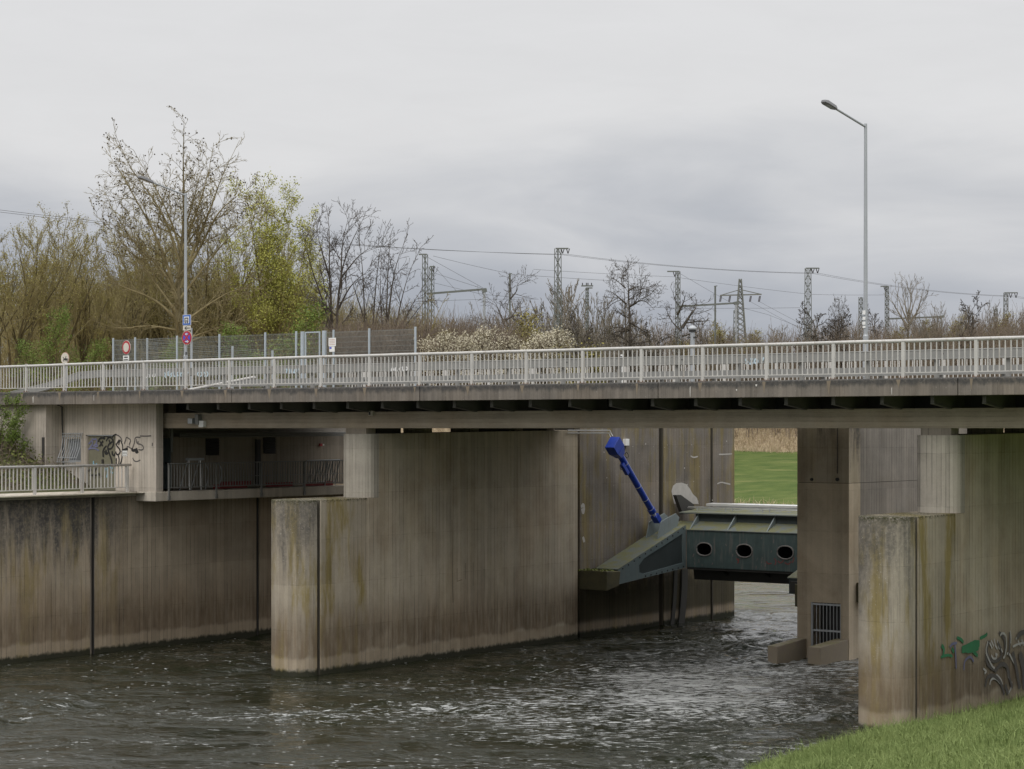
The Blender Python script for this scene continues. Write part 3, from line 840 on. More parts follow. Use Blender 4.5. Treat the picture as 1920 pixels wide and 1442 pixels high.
m.prism([(60.95, 1.72), (61.75, 1.84), (61.85, 2.38), (60.95, 2.42)], 'x', UG, -41.2)
m.build('trunnion_block', M['mossblock'], gw, bevel=0.03)
# rough mossy cap on the block
cap = MB()
for i in range(60):
    a, b_ = random.uniform(UG + .05, -41.25), random.uniform(60.93, 61.8)
    s_ = random.uniform(0.03, 0.09)
    cap.disc((a, b_, 2.40), (0, 1, 0.01), s_, s_ * 1.2, 7, s_ * 0.6)
cap.build('moss', M['leaf_moss'], gw)
# light repair patch and scars
pp = [(1259, 921), (1262, 911), (1268, 906), (1278, 905), (1287, 908), (1294, 917), (1299, 926), (1307, 934), (1310, 945), (1264, 945)]
MB().poly([W(a, b, u=UG + 0.006) for a, b in pp][::-1]).build('repair_patch', M['plaster'], gw)
spray([[(1345, 907), (1352, 904), (1360, 906), (1369, 908)], [(1348, 852), (1356, 852), (1372, 851)], [(1295, 855), (1300, 858), (1308, 856)]], 0.05, dict(u=UG), M['plaster'], gw, 'repair_patch', 1)
for i in range(46):
    px, py = random.uniform(1130, 1375), random.uniform(808, 940)
    p = W(px, py, u=UG + 0.004); r_ = random.choice((0.012, 0.015, 0.02, 0.03))
    if i < 30: MB().disc(p, (1, 0, 0), r_, 0.004, 6).build('lime_spot', M['plaster'], gw)
# curved seal tracks
for (off, wd) in ((0.0, 0.24), (0.55, 0.42)):
    pts = []
    for i in range(9):
        q = i / 8
        pts.append((67.15 + off + 0.62 * math.cos(q * 1.35) * 0.8 - 0.5 + 0.25, 2.05 - 2.7 * q))
    mm = MB()
    for i in range(8):
        (va, za), (vb, zb) = pts[i], pts[i + 1]
        mm.prism([(va, za), (va + wd, za), (vb + wd, zb), (vb, zb)], 'x', UG - 0.01, UG + 0.05 + off * 0.02)
    mm.build('seal_track', M['darksteel'], gw)
# small pipes + sensor box near the ram head
MB().tube([W(1064, 807, u=-42.22), W(1143, 807, u=-42.22), W(1149, 818, u=-42.0)], 0.022, 6).build('pipe', M['pipe'], gw)
MB().tube([W(1064, 812, u=-42.24), W(1141, 812, u=-42.24), W(1146, 822, u=-42.05)], 0.022, 6).build('pipe', M['pipe'], gw)

# gate pier to the right of the gate
gp = thing('gate_pier', 'narrow brown concrete pier right of the green gate with a barred opening', 'pier', (-32.3, 66, 0))
a0, a1 = -33.3, -31.4; o0, o1, oz = -32.80, -31.70, 1.78; vf = 60.5
M['gatepier_l'] = concrete('gate_pier_low_concrete', (0.53, 0.445, 0.335), water=False, brown=0.5, line=0.08, runs=0.1)
MB().box(a0, o0, vf, 61.3, -1.5, oz).build('jamb', M['gatepier_l'], gp)
MB().box(o1, a1, vf, 61.3, -1.5, oz).build('jamb', M['gatepier_l'], gp)
MB().box(a0, a1, vf, 61.3, oz + 0.0005, 5.70).build('front_wall', M['gatepier_l'], gp)
MB().box(a0, a1, vf + 0.004, 61.3, 5.715, 8.6).build('upper_wall', M['gatepier'], gp)
MB().box(a0 + 0.02, a1 - 0.02, vf + 0.02, 61.3, 5.70, 5.7155).build('joint', M['darksteel'], gp)
M['gateside'] = concrete('gate_pier_side_concrete', (0.25, 0.225, 0.20), brown=0.1, runs=0.5, tone=(0.6, 0.7), speck=0.3, water=True)
MB().box(a0, a1 - 0.003, 61.3005, 72.0, -1.5, 5.70).build('side_wall', M['gateside'], gp)
MB().box(a0, a1 - 0.003, 61.3005, 72.0, 5.716, 8.6).build('side_wall', M['gateside'], gp)
MB().box(a0 + 0.02, a1 - 0.02, 61.31, 71.9, 5.70, 5.716).build('joint', M['darksteel'], gp)
MB().box(a1 - 0.002, a1 + 0.35, 61.0, 61.7, 1.80, 2.45).build('side_block', M['mossblock'], gp, bevel=0.03)
MB().box(a0 - 0.38, a0 + 0.002, 61.0, 61.8, 1.55, 2.30).build('trunnion_block', M['mossblock'], gp, bevel=0.03)
MB().box(a1 - 0.001, a1 + 0.012, 61.8, 62.5, -0.3, 1.75).build('side_slot', M['black'], gp)
for (x0, x1, z1) in ((-33.32, -32.95, 0.50), (-31.86, -31.41, 0.56)):
    m = MB().prism([(58.55, -1.2), (58.55, z1 - 0.03), (60.49, z1 + 0.08), (60.49, -1.2)], 'x', x0, x1)
    m.build('low_wall', M['lowwall'] if 'lowwall' in M else M.setdefault('lowwall', mossy('low_wall_concrete', (0.26, 0.215, 0.165), 0.7)), gp, bevel=0.025)
for i in range(9):
    u = o0 + 0.05 + i * (o1 - o0 - 0.10) / 8
    MB().tube([(u, vf + 0.08, -0.2), (u, vf + 0.08, oz - 0.02)], 0.016, 6).build('grille_bar', M['galv'], gp)
MB().box(o0 + 0.02, o1 - 0.02, vf + 0.05, vf + 0.075, 0.83, 0.89).build('grille_rail', M['galv'], gp)
MB().box(o0 + 0.02, o1 - 0.02, vf + 0.05, vf + 0.075, oz - 0.09, oz - 0.03).build('grille_rail', M['galv'], gp)
MB().box(o0 + 0.005, o0 + 0.06, vf + 0.02, vf + 0.1, -0.2, oz - 0.01).build('grille_frame', M['galv'], gp)
MB().box(o0, o1, 61.2, 61.29, -1.5, oz).build('opening_back', M['black'], gp)
MB().tube([W(1570, 803, v=60.45), W(1570, 888, v=60.45)], 0.016, 6).build('pipe', M['darksteel'], gp)
MB().disc(W(1570, 899, v=60.47), (0, -1, 0), 0.06, 0.05, 12).build('outlet', M['black'], gp)
MB().disc(W(1522, 899, v=60.47), (0, -1, 0), 0.05, 0.05, 12).build('outlet', M['black'], gp)

# ---- sluice gate
gate = thing('sluice_gate', 'green steel sluice gate with oval manholes hung between two concrete walls', 'gate', (-37.8, 67, 1.7))
gu0, gu1 = -42.28, -33.36
# face with oval holes
m = MB(); zf0, zf1, vf_ = 2.29, 3.67, 66.3
holes = [-40.42, -38.70, -36.98, -35.26]
edges = [-41.18, -39.56, -37.84, -36.12, gu1]
for hi, hu in enumerate(holes):
    x0, x1 = edges[hi], edges[hi + 1]
    n = 28; cz = 2.98; rx, rz = 0.315, 0.225
    ov, rc = [], []
    for i in range(n):
        q = 2 * math.pi * i / n
        c, s_ = math.cos(q), math.sin(q)
        ov.append((hu + rx * (abs(c) ** 0.88) * (1 if c > 0 else -1), cz + rz * (abs(s_) ** 0.88) * (1 if s_ > 0 else -1)))
        tx_ = ((x1 - hu) / c if c > 1e-6 else ((x0 - hu) / c if c < -1e-6 else 1e9)); tz_ = ((zf1 - cz) / s_ if s_ > 1e-6 else ((zf0 - cz) / s_ if s_ < -1e-6 else 1e9))
        t_ = min(tx_, tz_); rc.append((hu + t_ * c, cz + t_ * s_))
    nn = len(m.V)
    for (a, b) in ov: m.V.append((a, vf_, b))
    for (a, b) in rc: m.V.append((a, vf_, b))
    for (a, b) in ov: m.V.append((a, vf_ + 0.05, b))
    for i in range(n):
        j = (i + 1) % n
        m.F.append((nn + i, nn + j, nn + n + j, nn + n + i)); m.F.append((nn + i, nn + 2 * n + i, nn + 2 * n + j, nn + j))
    for cx_, cz_ in ((x0, zf0), (x0, zf1), (x1, zf0), (x1, zf1)):
        # close the corner triangles
        ks = [i for i in range(n)]
        best = min(ks, key=lambda i: 0 if False else abs(math.atan2(cz_ - cz, cx_ - hu) % (2 * math.pi) - (2 * math.pi * i / n)))
        aq = math.atan2(cz_ - cz, cx_ - hu) % (2 * math.pi); i0 = int(aq / (2 * math.pi) * n) % n; i1 = (i0 + 1) % n
        q = len(m.V); m.V += [(rc[i0][0], vf_, rc[i0][1]), (cx_, vf_, cz_), (rc[i1][0], vf_, rc[i1][1])]; m.F.append((q, q + 1, q + 2))
    ring = [(hu + (a - hu) * 1.06, vf_ - 0.012, cz + (b - cz) * 1.06) for a, b in ov]
    MB().tube(ring + [ring[0]], 0.026, 6, cap=False).build('manhole_rim', M['rimpaint'] if 'rimpaint' in M else M.setdefault('rimpaint', simple('scuffed_rim', (0.17, 0.16, 0.15), 0.6, var=0.3)), gate)
gatepanel = m.build('face_plate', M['gategreen'], gate)
M['gred'] = simple('dull_red_spray', (0.19, 0.05, 0.045), 0.7, var=0.3)
M['scuff'] = simple('scuffed_primer', (0.155, 0.135, 0.125), 0.75, var=0.35, scale=9)
gf = dict(v=66.298)
spray([[(1381, 1047), (1386, 1052), (1383, 1056)], [(1386, 1048), (1383, 1051)], [(1437, 1053), (1441, 1058), (1447, 1056)], [(1452, 1047), (1456, 1053), (1453, 1059)], [(1459, 1052), (1464, 1057), (1469, 1051)], [(1472, 1055), (1478, 1059), (1484, 1053)], [(1489, 1046), (1486, 1055)], [(1494, 1043), (1497, 1041)]], 0.035, gf, M['gred'], gate)
for i in range(34):
    bx_ = random.choice((random.uniform(1300, 1490), random.gauss(1438, 14), random.gauss(1310, 12))); by_ = random.choice((random.uniform(1040, 1062), random.uniform(1005, 1060)))
    if min(abs(bx_ - h_) for h_ in (1322, 1396, 1473)) < 18 and 1012 < by_ < 1048: continue
    if not 1294 < bx_ < 1496: continue
    spray([[(bx_, by_), (bx_ + random.uniform(-2, 2), by_ + random.uniform(2, 7))]], random.uniform(0.015, 0.05), gf, M['scuff'], gate, 'paint_scuff', 0)
for i in range(12):
    q = i / 11
    MB().tube([(-41.22, 62.0 + 4.1 * q, 2.46 + 1.27 * q), (-41.195, 62.0 + 4.1 * q, 2.46 + 1.27 * q)], 0.028, 6).build('bolt', M['darksteel'], gate)
    if q > 0.35: MB().tube([(-41.22, 62.0 + 4.1 * q, 1.99 + 0.32 * q), (-41.195, 62.0 + 4.1 * q, 1.99 + 0.32 * q)], 0.028, 6).build('bolt', M['darksteel'], gate)
# body behind the face: hollow box
m = MB()
body = [(66.32, 3.67), (66.95, 3.95), (66.95, 4.27), (68.2, 4.40), (68.6, 4.52), (68.9, 3.2), (68.7, 1.72), (68.35, 1.72), (67.7, 2.02), (67.3, 2.26), (66.32, 2.27)]
nb = len(body)
for u_ in (-41.2, gu1):
    for (a, b) in body: m.V.append((u_, a, b))
for i in range(nb - 1):
    m.F.append((i, i + 1, nb + i + 1, nb + i))
m.F.append(tuple(range(nb))); m.F.append(tuple(range(nb, 2 * nb))[::-1])
m.build('body', M['darkbody'] if 'darkbody' in M else M.setdefault('darkbody', simple('dark_gate_steel', (0.035, 0.045, 0.046), 0.6, var=0.3)), gate)
MB().prism([(66.26, 3.672), (66.26, 3.70), (66.95, 3.985), (66.95, 3.955)], 'x', -41.9, gu1).build('sloping_ledge', M['gatemoss'], gate)
for i, u in enumerate((-41.05, -39.42, -37.75, -36.1, -34.5)):
    MB().prism([(66.30, 3.72), (66.93, 4.28), (66.93, 3.98)], 'x', u - 0.02, u + 0.02).build('rib', M['gatepale'], gate)
MB().prism([(66.74, 4.282), (66.74, 4.32), (67.5, 4.37), (67.5, 4.33)], 'x', -41.8, gu1).build('top_flange', M['gatemoss'], gate)
MB().prism([(67.5, 4.34), (67.5, 4.36), (68.3, 4.46), (68.3, 4.44)], 'x', -41.8, gu1).build('walk_plate', M['gatemoss'], gate)
for zz, vv in ((4.50, 67.55), (4.455, 67.5)):
    MB().tube([(-41.9, vv, zz), (gu1, vv, zz)], 0.016, 6).build('pipe', M['pipe'], gate)
for i, u in enumerate((-41.45, -40.2, -39.9, -38.6, -38.3, -37.0, -36.7, -35.4, -35.1)):
    MB().box(u - 0.015, u + 0.015, 67.46, 67.5, 4.36, 4.48).build('pipe_clip', M['galv'], gate)
MB().prism([(68.35, 4.50), (68.35, 4.60), (68.8, 4.62), (68.8, 4.50)], 'x', -41.6, gu1).build('crest', M['crest'], gate, bevel=0.01)
MB().prism([(67.0, 4.95), (67.35, 4.95), (68.3, 4.55), (68.3, 4.2), (67.5, 4.2)], 'x', -42.25, -42.1).build('side_shield', M['darksteel'], gate)
MB().box(-41.2, gu1, 66.34, 66.40, 2.20, 2.285).build('bottom_flange', M['darksteel'], gate)
MB().prism([(67.35, 1.75), (67.25, 2.262), (67.36, 2.262), (67.5, 1.75)], 'x', -41.5, gu1).build('lower_beam', M['darksteel'], gate)
for u in (-40.0, -38.2, -36.5):
    MB().prism([(66.6, 2.25), (67.7, 1.98), (67.7, 1.80)], 'x', u - 0.03, u + 0.03).build('stiffener', M['darksteel'], gate)
# arms
for (au0, au1, nm) in ((-42.2, -41.22, 'left'), (-34.35, -33.4, 'right')):
    prof = [(61.72, 1.92), (61.72, 2.42), (66.28, 3.84), (66.28, 2.28)]
    MB().prism(prof, 'x', au0 + 0.06, au1 - 0.05).build('arm', M['darkbody'], gate)
    MB().prism([(61.70, 2.422), (61.70, 2.452), (66.28, 3.874), (66.28, 3.844)], 'x', au0, au1).build('arm_top_plate', M['gatemoss'], gate)
    MB().prism([(61.70, 1.905), (61.70, 1.915), (66.28, 2.275), (66.28, 2.262)], 'x', au0, au1).build('arm_bottom_plate', M['gatepale'], gate)
    # side plate with a rounded triangular opening
    outer = prof; v_in = [(63.15, 2.25), (63.05, 2.42), (63.15, 2.62), (63.35, 2.74), (66.05, 3.58), (66.12, 2.50), (63.4, 2.17)]
    mm = MB()
    for x_ in (au1 - 0.049, au1):
        for a, b in ((61.72, 1.92), (61.72, 2.42), (63.1, 2.85), (66.28, 3.84), (66.28, 2.28), (63.2, 2.03)): mm.V.append((x_, a, b))
        for a, b in ((63.1, 2.26), (63.08, 2.52), (63.4, 2.75), (66.05, 3.55), (66.1, 2.46), (63.4, 2.19)): mm.V.append((x_, a, b))
    def S(i): return i
    faces = [(0, 1, 7, 6), (1, 2, 8, 7), (2, 3, 9, 8), (3, 4, 10, 9), (4, 5, 11, 10), (5, 0, 6, 11)]
    for f in faces:
        mm.F.append(tuple(12 + i for i in f)[::-1]); mm.F.append(f)
    for i in range(6):
        j = (i + 1) % 6; mm.F.append((6 + i, 6 + j, 18 + j, 18 + i)); mm.F.append((i, 12 + i, 12 + j, j))
    mm.build('arm_side_plate', M['gatepale2'] if 'gatepale2' in M else M.setdefault('gatepale2', simple('arm_paint', (0.115, 0.150, 0.155), 0.5, var=0.25, dirt=((0.17, 0.16, 0.14), 0.5))), gate)
    MB().box(au0 + 0.2, au1 - 0.2, 61.55, 61.9, 1.98, 2.34).build('hinge', M['darksteel'], gate)
    # lug for the ram
    for uu_ in (au0 + 0.18, au1 - 0.30):
        MB().prism([(64.75, 3.40), (64.95, 4.0), (65.3, 4.12), (66.0, 4.3), (66.25, 4.15), (66.1, 3.8)], 'x', uu_, uu_ + 0.04).build('ram_lug', M['gatepale'], gate)

# ---- hydraulic ram
ram = thing('hydraulic_ram', 'bright blue hydraulic ram slanting down the concrete wall to the green gate', 'ram', (-41.75, 63.8, 4.0))
uc = -41.75
A = Vector((uc, 62.55, 6.60)); B = Vector((uc, 65.15, 4.05)); dd = (B - A).normalized(); ee = Vector((0, -dd.z, dd.y)); ex = Vector((1, 0, 0))
def along(t, r, s_=14, **k): return MB().tube([A + dd * t[0], A + dd * t[1]], r, s_)
Lr = (B - A).length
along((0.10, Lr - 0.62), 0.118, 18).build('cylinder', M['hydro'], ram, smooth=False)
along((Lr - 0.66, Lr - 0.48), 0.148, 18).build('gland', M['hydro'], ram)
along((Lr - 0.48, Lr - 0.30), 0.075, 14).build('rod', M['crest'], ram)
def obox(c, hx, he, hd, he2=None, hx2=None):
    m = MB(); he2 = he if he2 is None else he2; hx2 = hx if hx2 is None else hx2
    for t, h, w in ((-hd, he, hx), (hd, he2, hx2)):
        for sx, se in ((-1, -1), (1, -1), (1, 1), (-1, 1)): m.V.append(tuple(c + dd * t + ex * sx * w + ee * se * h))
    m.F = [(0, 1, 2, 3), (7, 6, 5, 4), (0, 4, 5, 1), (1, 5, 6, 2), (2, 6, 7, 3), (3, 7, 4, 0)]
    return m
obox(A + dd * (-0.40) - ee * 0.02, 0.20, 0.27, 0.19).build('motor_box', M['hydro'], ram, bevel=0.01)
obox(A + dd * (-0.02), 0.20, 0.27, 0.17, 0.13, 0.13).build('motor_box_neck', M['hydro'], ram, bevel=0.01)
obox(A + dd * 0.62 - ee * 0.2 + ex * 0.05, 0.07, 0.075, 0.26).build('valve_block', M['hydro'], ram, bevel=0.01)
obox(A + dd * (Lr - 0.14), 0.13, 0.11, 0.17).build('clevis', M['hydro'], ram, bevel=0.01)
for t in (0.55, 1.75, 2.45, 2.95):
    along((t, t + 0.025), 0.128, 14).build('band', M['galv'], ram)
MB().tube([A + dd * 0.2 + ee * 0.16, A + dd * (Lr - 0.6) + ee * 0.16], 0.014, 6).build('pipe', M['pipe'], ram)
hl = [A + dd * 0.3 + ee * 0.15 + ex * .05]
for i in range(9):
    q = i / 8 * math.pi * 1.6
    hl.append(A + dd * (0.34 - 0.12 * math.cos(q)) + ee * (0.22 + 0.09 * math.sin(q)) + ex * 0.08)
MB().tube(hl, 0.014, 5).build('hose', M['black'], ram)
hl = [A + dd * (0.42 + 0.1 * math.cos(i / 10 * 6.28)) - ee * (0.3 + 0.1 * math.sin(i / 10 * 6.28)) + ex * 0.06 for i in range(11)]
MB().tube(hl, 0.014, 5).build('hose', M['black'], ram)
sb = thing('sensor_box', 'small white junction box on the wall beside the blue ram head', 'box', W(1171, 836, u=UG))
p = W(1171, 829, u=UG)
MB().box(UG, UG + 0.14, p.y - 0.12, p.y + 0.12, p.z - 0.13, p.z + 0.12).build('box', M['white'], sb, bevel=0.01)
MB().tube([(UG + 0.07, p.y - 0.02, p.z - 0.13), (UG + 0.06, p.y - 0.1, p.z - 0.35)], 0.014, 5).build('cable', M['black'], sb)

# ================================================================== LEFT QUAY WALL, ABUTMENT, WALKWAY
qw = thing('quay_wall', 'tall streaked concrete quay wall along the left edge of the river', 'wall', (-53, 45, 0))
UQ = -52.4
MB().box(-54.0, UQ, -60, 44.95, -1.5, 5.2).build('wall_block', M['quay'], qw, bevel=0.01)
MB().box(-54.0, UQ, 44.965, 46.85, -1.5, 5.2).build('wall_block', M['quay'], qw, bevel=0.01)
MB().box(-54.0, UQ - 0.14, 46.85, 47.06, -1.5, 5.19).build('groove_back', M['inner'], qw)
MB().box(UQ - 0.3, UQ - 0.03, 47.03, 47.059, -1.5, 5.18).build('groove_strip', M['darksteel'], qw)  # narrow strip that makes the groove face dark
MB().box(-54.0, UQ, 47.06, 54.80, -1.5, 5.2).build('wall_block', M['quay'], qw, bevel=0.006)
MB().box(-54.0, UQ - 0.14, 54.80, 54.98, -1.5, 5.19).build('groove_back', M['darksteel'], qw)
MB().box(-54.0, UQ, 54.98, 74.0, -1.5, 5.2).build('wall_block', M['quay_clean'], qw, bevel=0.006)
MB().box(-54.3, UQ + 0.06, -60, 48.88, 5.201, 5.34).build('coping', M['slab'], qw, bevel=0.015)
MB().tube([(UQ - 0.03, 54.89, -0.5), (UQ - 0.03, 54.89, 5.1)], 0.03, 6).build('drain_pipe', M['darksteel'], qw)

# wing wall
ww = tag(MB().box(-80, -56.3, 48.3, 48.6, 5.0, E + 0.90).build('wing_wall', M['facade'], bevel=0.02), 'plain board-marked concrete wing wall behind the shrub at far left', 'wall')
# pump house under the bridge end
ph = thing('pump_house', 'concrete machine house under the left bridge end with window, door and graffiti', 'building', (-54, 50, 5.33))
F0, F1, FV = -56.3, -51.5, 49.0
w0, w1, wz0, wz1 = -56.02, -55.28, 6.32, 7.12
d0, d1, dz1 = -55.03, -53.52, 7.27
top_ = E + 0.905
def wall(x0, x1, z0, z1, y0=FV, y1=FV + 0.3, mat='facade'): MB().box(x0, x1, y0, y1, z0, z1).build('wall', M[mat], ph)
wall(F0, w0, 5.345, top_); wall(w1, d0, 5.345, top_); wall(w0, w1, 5.345, wz0); wall(w0, w1, wz1, top_)
wall(d0, d1, dz1, top_); wall(d1, F1, 5.345, top_)
MB().box(F0 - 0.05, F0 + 0.001, 48.601, FV, 5.3, top_).build('wall', M['facade'], ph)
MB().box(-51.505, -51.495 + 0.0, 48.98, 49.0, 5.345, top_).build('corner_trim', M['facade'], ph)
# door: two leaves in a frame
MB().box(d0 + 0.04, (d0 + d1) / 2 + 0.12, FV + 0.10, FV + 0.15, 5.345, dz1 - 0.04).build('door', M['doorgreen'], ph)
MB().box((d0 + d1) / 2 + 0.125, d1 - 0.02, FV + 0.09, FV + 0.14, 5.345, dz1 - 0.04).build('door', M['doorgreen'], ph)
MB().box(d0 + 0.003, d0 + 0.04, FV + 0.03, FV + 0.2, 5.345, dz1 - 0.002).build('door_frame', M['facade'], ph)
MB().box(d0 + 0.003, d1 - 0.003, FV + 0.03, FV + 0.2, dz1 - 0.038, dz1 - 0.002).build('door_frame', M['galv'], ph)
MB().box((d0 + d1) / 2 + 0.0, (d0 + d1) / 2 + 0.06, FV + 0.04, FV + 0.1, 6.28, 6.42).build('door_handle', M['darksteel'], ph)
# window with frame, glass and bulging bars
win = MB().box(w0 + 0.002, w1 - 0.002, FV + 0.12, FV + 0.15, wz0 + 0.002, wz1 - 0.002).build('window', M['galv'], ph)
MB().box(w0 + 0.07, w1 - 0.07, FV + 0.105, FV + 0.119, wz0 + 0.07, wz1 - 0.07).build('pane', M['glass'], win)
m = MB()
for i in range(9):
    u = w0 - 0.1 + i * (w1 - w0 + 0.2) / 8
    MB().tube([(u, FV - 0.02, wz1 + 0.22), (u, FV - 0.08, wz1 + 0.12), (u, FV - 0.14, wz1 - 0.3), (u, FV - 0.30, wz0 + 0.15), (u, FV - 0.36, wz0 - 0.02), (u, FV - 0.28, wz0 - 0.13), (u, FV - 0.02, wz0 - 0.16)], 0.013, 5).build('window_bar', M['galv'], ph)
for (vv, zz) in ((FV - 0.09, wz1 + 0.10), (FV - 0.10, wz1 + 0.19), (FV - 0.37, wz0), (FV - 0.31, wz0 + 0.15), (FV - 0.27, wz0 - 0.15)):
    MB().tube([(w0 - 0.11, vv, zz), (w1 + 0.11, vv, zz)], 0.013, 5).build('window_bar', M['galv'], ph)
# notice on the wall, vertical down pipe
p = W(234, 850, v=FV - 0.01)
nt = MB().box(p.x - 0.12, p.x + 0.12, FV - 0.012, FV - 0.002, p.z - 0.1, p.z + 0.09).build('notice', M['white'], ph)
for i in range(3): MB().box(p.x - 0.1, p.x + 0.1, FV - 0.0145, FV - 0.0125, p.z - 0.07 + i * 0.05, p.z - 0.055 + i * 0.05).build('print_line', M['black'], nt)
MB().tube([(-56.2, 48.75, top_ - 0.08), (-56.15, 48.9, top_ - 0.15), (-56.12, 48.95, 5.5)], 0.03, 6).build('down_pipe', M['darksteel'], ph)
MB().tube([W(81, 820, v=48.27), W(81, 876, v=48.27)], 0.05, 6).build('wall_pipe', M['darksteel'], ph)
# vestibule, inner wall with vents, dark space above
UI = -53.0
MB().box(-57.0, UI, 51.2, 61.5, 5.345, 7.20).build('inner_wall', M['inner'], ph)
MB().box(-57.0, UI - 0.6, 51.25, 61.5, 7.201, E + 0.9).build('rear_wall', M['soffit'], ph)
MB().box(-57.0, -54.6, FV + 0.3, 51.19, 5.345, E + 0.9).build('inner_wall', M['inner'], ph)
MB().box(-53.98, -53.08, 51.14, 51.19, 5.36, 7.15).build('door', M['doorblue'], ph)
MB().box(-53.25, -53.14, 51.08, 51.13, 6.25, 6.30).build('door_handle', M['black'], ph)
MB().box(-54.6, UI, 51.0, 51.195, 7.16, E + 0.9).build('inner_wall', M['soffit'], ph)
for (a, b, y0, y1) in ((386, 410, 822, 853), (494, 516, 820, 850)):
    pa_, pb_ = W(a, y0, u=UI + 0.01), W(b, y1, u=UI + 0.01)
    ve = MB().box(UI, UI + 0.03, pa_.y, pb_.y, pb_.z, pa_.z).build('vent', M['black'], ph)
    for i in range(7):
        zz = pb_.z + (pa_.z - pb_.z) * (i + 0.5) / 7
        MB().prism([(UI + 0.031, zz), (UI + 0.036, zz - 0.012), (UI + 0.075, zz - 0.055), (UI + 0.07, zz - 0.043)], 'y', pa_.y + 0.02, pb_.y - 0.02).build('vent_slat', M['darksteel'], ve)
pa_ = W(479, 824, u=UI + 0.02); MB().box(UI, UI + 0.08, pa_.y, pa_.y + 0.22, 5.4, pa_.z).build('wall_duct', M['black'], ph)
for i, (zz, rr) in enumerate(((7.31, 0.02), (7.26, 0.025), (7.20, 0.03))):
    MB().tube([(UI + 0.35, 51.2, zz), (UI + 0.35, 61.4, zz + 0.03)], rr, 6).build('conduit', M['walkrail'], ph)
MB().tube([W(322, 775, v=50.6), W(322, 818, v=50.6), W(322, 848, v=50.6)], [0.05, 0.05, 0.03], 6).build('down_pipe', M['walkrail'], ph)
MB().box(-51.96, -51.55, FV + 0.3, FV + 0.303, 5.4, 5.41).build('corner_trim', M['facade'], ph)

# graffiti on the house front (photo pixels taken to the wall plane)
G0 = lambda a, b: (150 + a / 13.714, 800 + b / 13.714)
def gl(*p): return [G0(a, b) for a, b in p]
fv = dict(v=FV)
dv_ = dict(v=FV + 0.088)
spray([gl((480, 380), (500, 310), (570, 285), (640, 310)), gl((610, 290), (640, 245), (690, 230), (740, 265)), gl((680, 370), (710, 300), (770, 270), (830, 310), (870, 400), (850, 510), (800, 570), (740, 580), (715, 540)),
       gl((520, 390), (545, 440), (580, 490)), gl((590, 375), (550, 430), (505, 500)), gl((750, 345), (770, 410), (800, 440)), gl((830, 390), (770, 430), (730, 480), (715, 540), (725, 600), (760, 700), (820, 870), (825, 990)),
       gl((680, 500), (620, 560), (590, 640), (600, 770)), gl((670, 600), (680, 660), (720, 690)), gl((640, 640), (655, 700), (700, 700)), gl((830, 640), (835, 720), (890, 750), (905, 690))], 0.065, dv_, M['gblack'], ph)
spray([gl((830, 290), (860, 225), (930, 200)), gl((930, 445), (960, 510), (1020, 570), (1045, 640), (1010, 710), (950, 725), (925, 650)), gl((1010, 340), (980, 400), (950, 440)), gl((1040, 345), (1010, 400), (1000, 470)), gl((985, 740), (1010, 820), (1000, 990)),
       gl((1060, 380), (1100, 480), (1105, 560), (1090, 640), (1080, 850), (1030, 990)), gl((935, 820), (935, 990))], 0.055, fv, M['gblack'], ph)
spray([gl((930, 205), (1000, 235), (1060, 290), (1085, 380)), gl((1140, 440), (1180, 340), (1195, 265), (1250, 300), (1315, 345), (1275, 440), (1270, 480)), gl((1210, 510), (1280, 525), (1300, 560)), gl((1555, 280), (1420, 265), (1410, 400), (1360, 540)), gl((1460, 330), (1462, 440), (1560, 450), (1630, 500), (1640, 570), (1590, 605), (1510, 590)), gl((1500, 380), (1490, 430)), gl((1555, 240), (1700, 245), (1830, 235)), gl((1865, 420), (1865, 490)), gl((1360, 810), (1390, 880), (1460, 905), (1550, 860))], 0.045, fv, M['ggrey'], ph)
spray([gl((1090, 650), (1130, 600), (1220, 570)), gl((1340, 560), (1350, 620), (1440, 600), (1470, 580)), gl((1430, 580), (1450, 670), (1490, 640))], 0.10, fv, M['gblack'], ph)
spray([gl((200, 450), (260, 420), (300, 350), (340, 400), (300, 500), (260, 530)), gl((310, 320), (370, 330), (430, 310), (440, 400), (380, 470), (400, 520), (460, 500)), gl((340, 500), (420, 440), (450, 470)), gl((210, 580), (300, 550), (400, 560), (480, 610))], 0.055, dv_, M['gviolet'], ph)
spray([gl((350, 890), (345, 960), (400, 990), (440, 960)), gl((700, 1060), (720, 1180), (690, 1300)), gl((760, 990), (820, 1100), (790, 1200), (850, 1180)), gl((800, 1100), (845, 1060)), gl((650, 1060), (640, 1160))], 0.05, dv_, M['gblue'], ph)
spray([gl((170, 1180), (220, 1150), (270, 1080), (300, 1120)), gl((420, 1060), (380, 1150), (340, 1230)), gl((250, 1240), (330, 1250), (440, 1250), (500, 1200)), gl((500, 1240), (570, 1270), (520, 1300)), gl((340, 1290), (400, 1300), (350, 1350))], 0.05, dv_, M['gblack'], ph)
q0 = lambda a, b: (a / 11.09, 760 + b / 11.09)
spray([[q0(1000, 860), q0(1020, 930), q0(1080, 960), q0(1090, 880)], [q0(1090, 880), q0(1130, 875)], [q0(1150, 960), q0(1170, 890), q0(1210, 900), q0(1230, 970), q0(1190, 990)], [q0(1070, 1015), q0(1130, 1030), q0(1170, 1050)], [q0(1125, 1060), q0(1125, 1150)]], 0.03, dict(v=48.95), M['ggrey'], ph)
spray([[q0(1040, 1170), q0(1090, 1260)], [q0(1050, 1230), q0(1080, 1190)], [q0(1070, 1380), q0(1090, 1440)]], 0.08, dict(v=48.95), M['gpink'], ph)

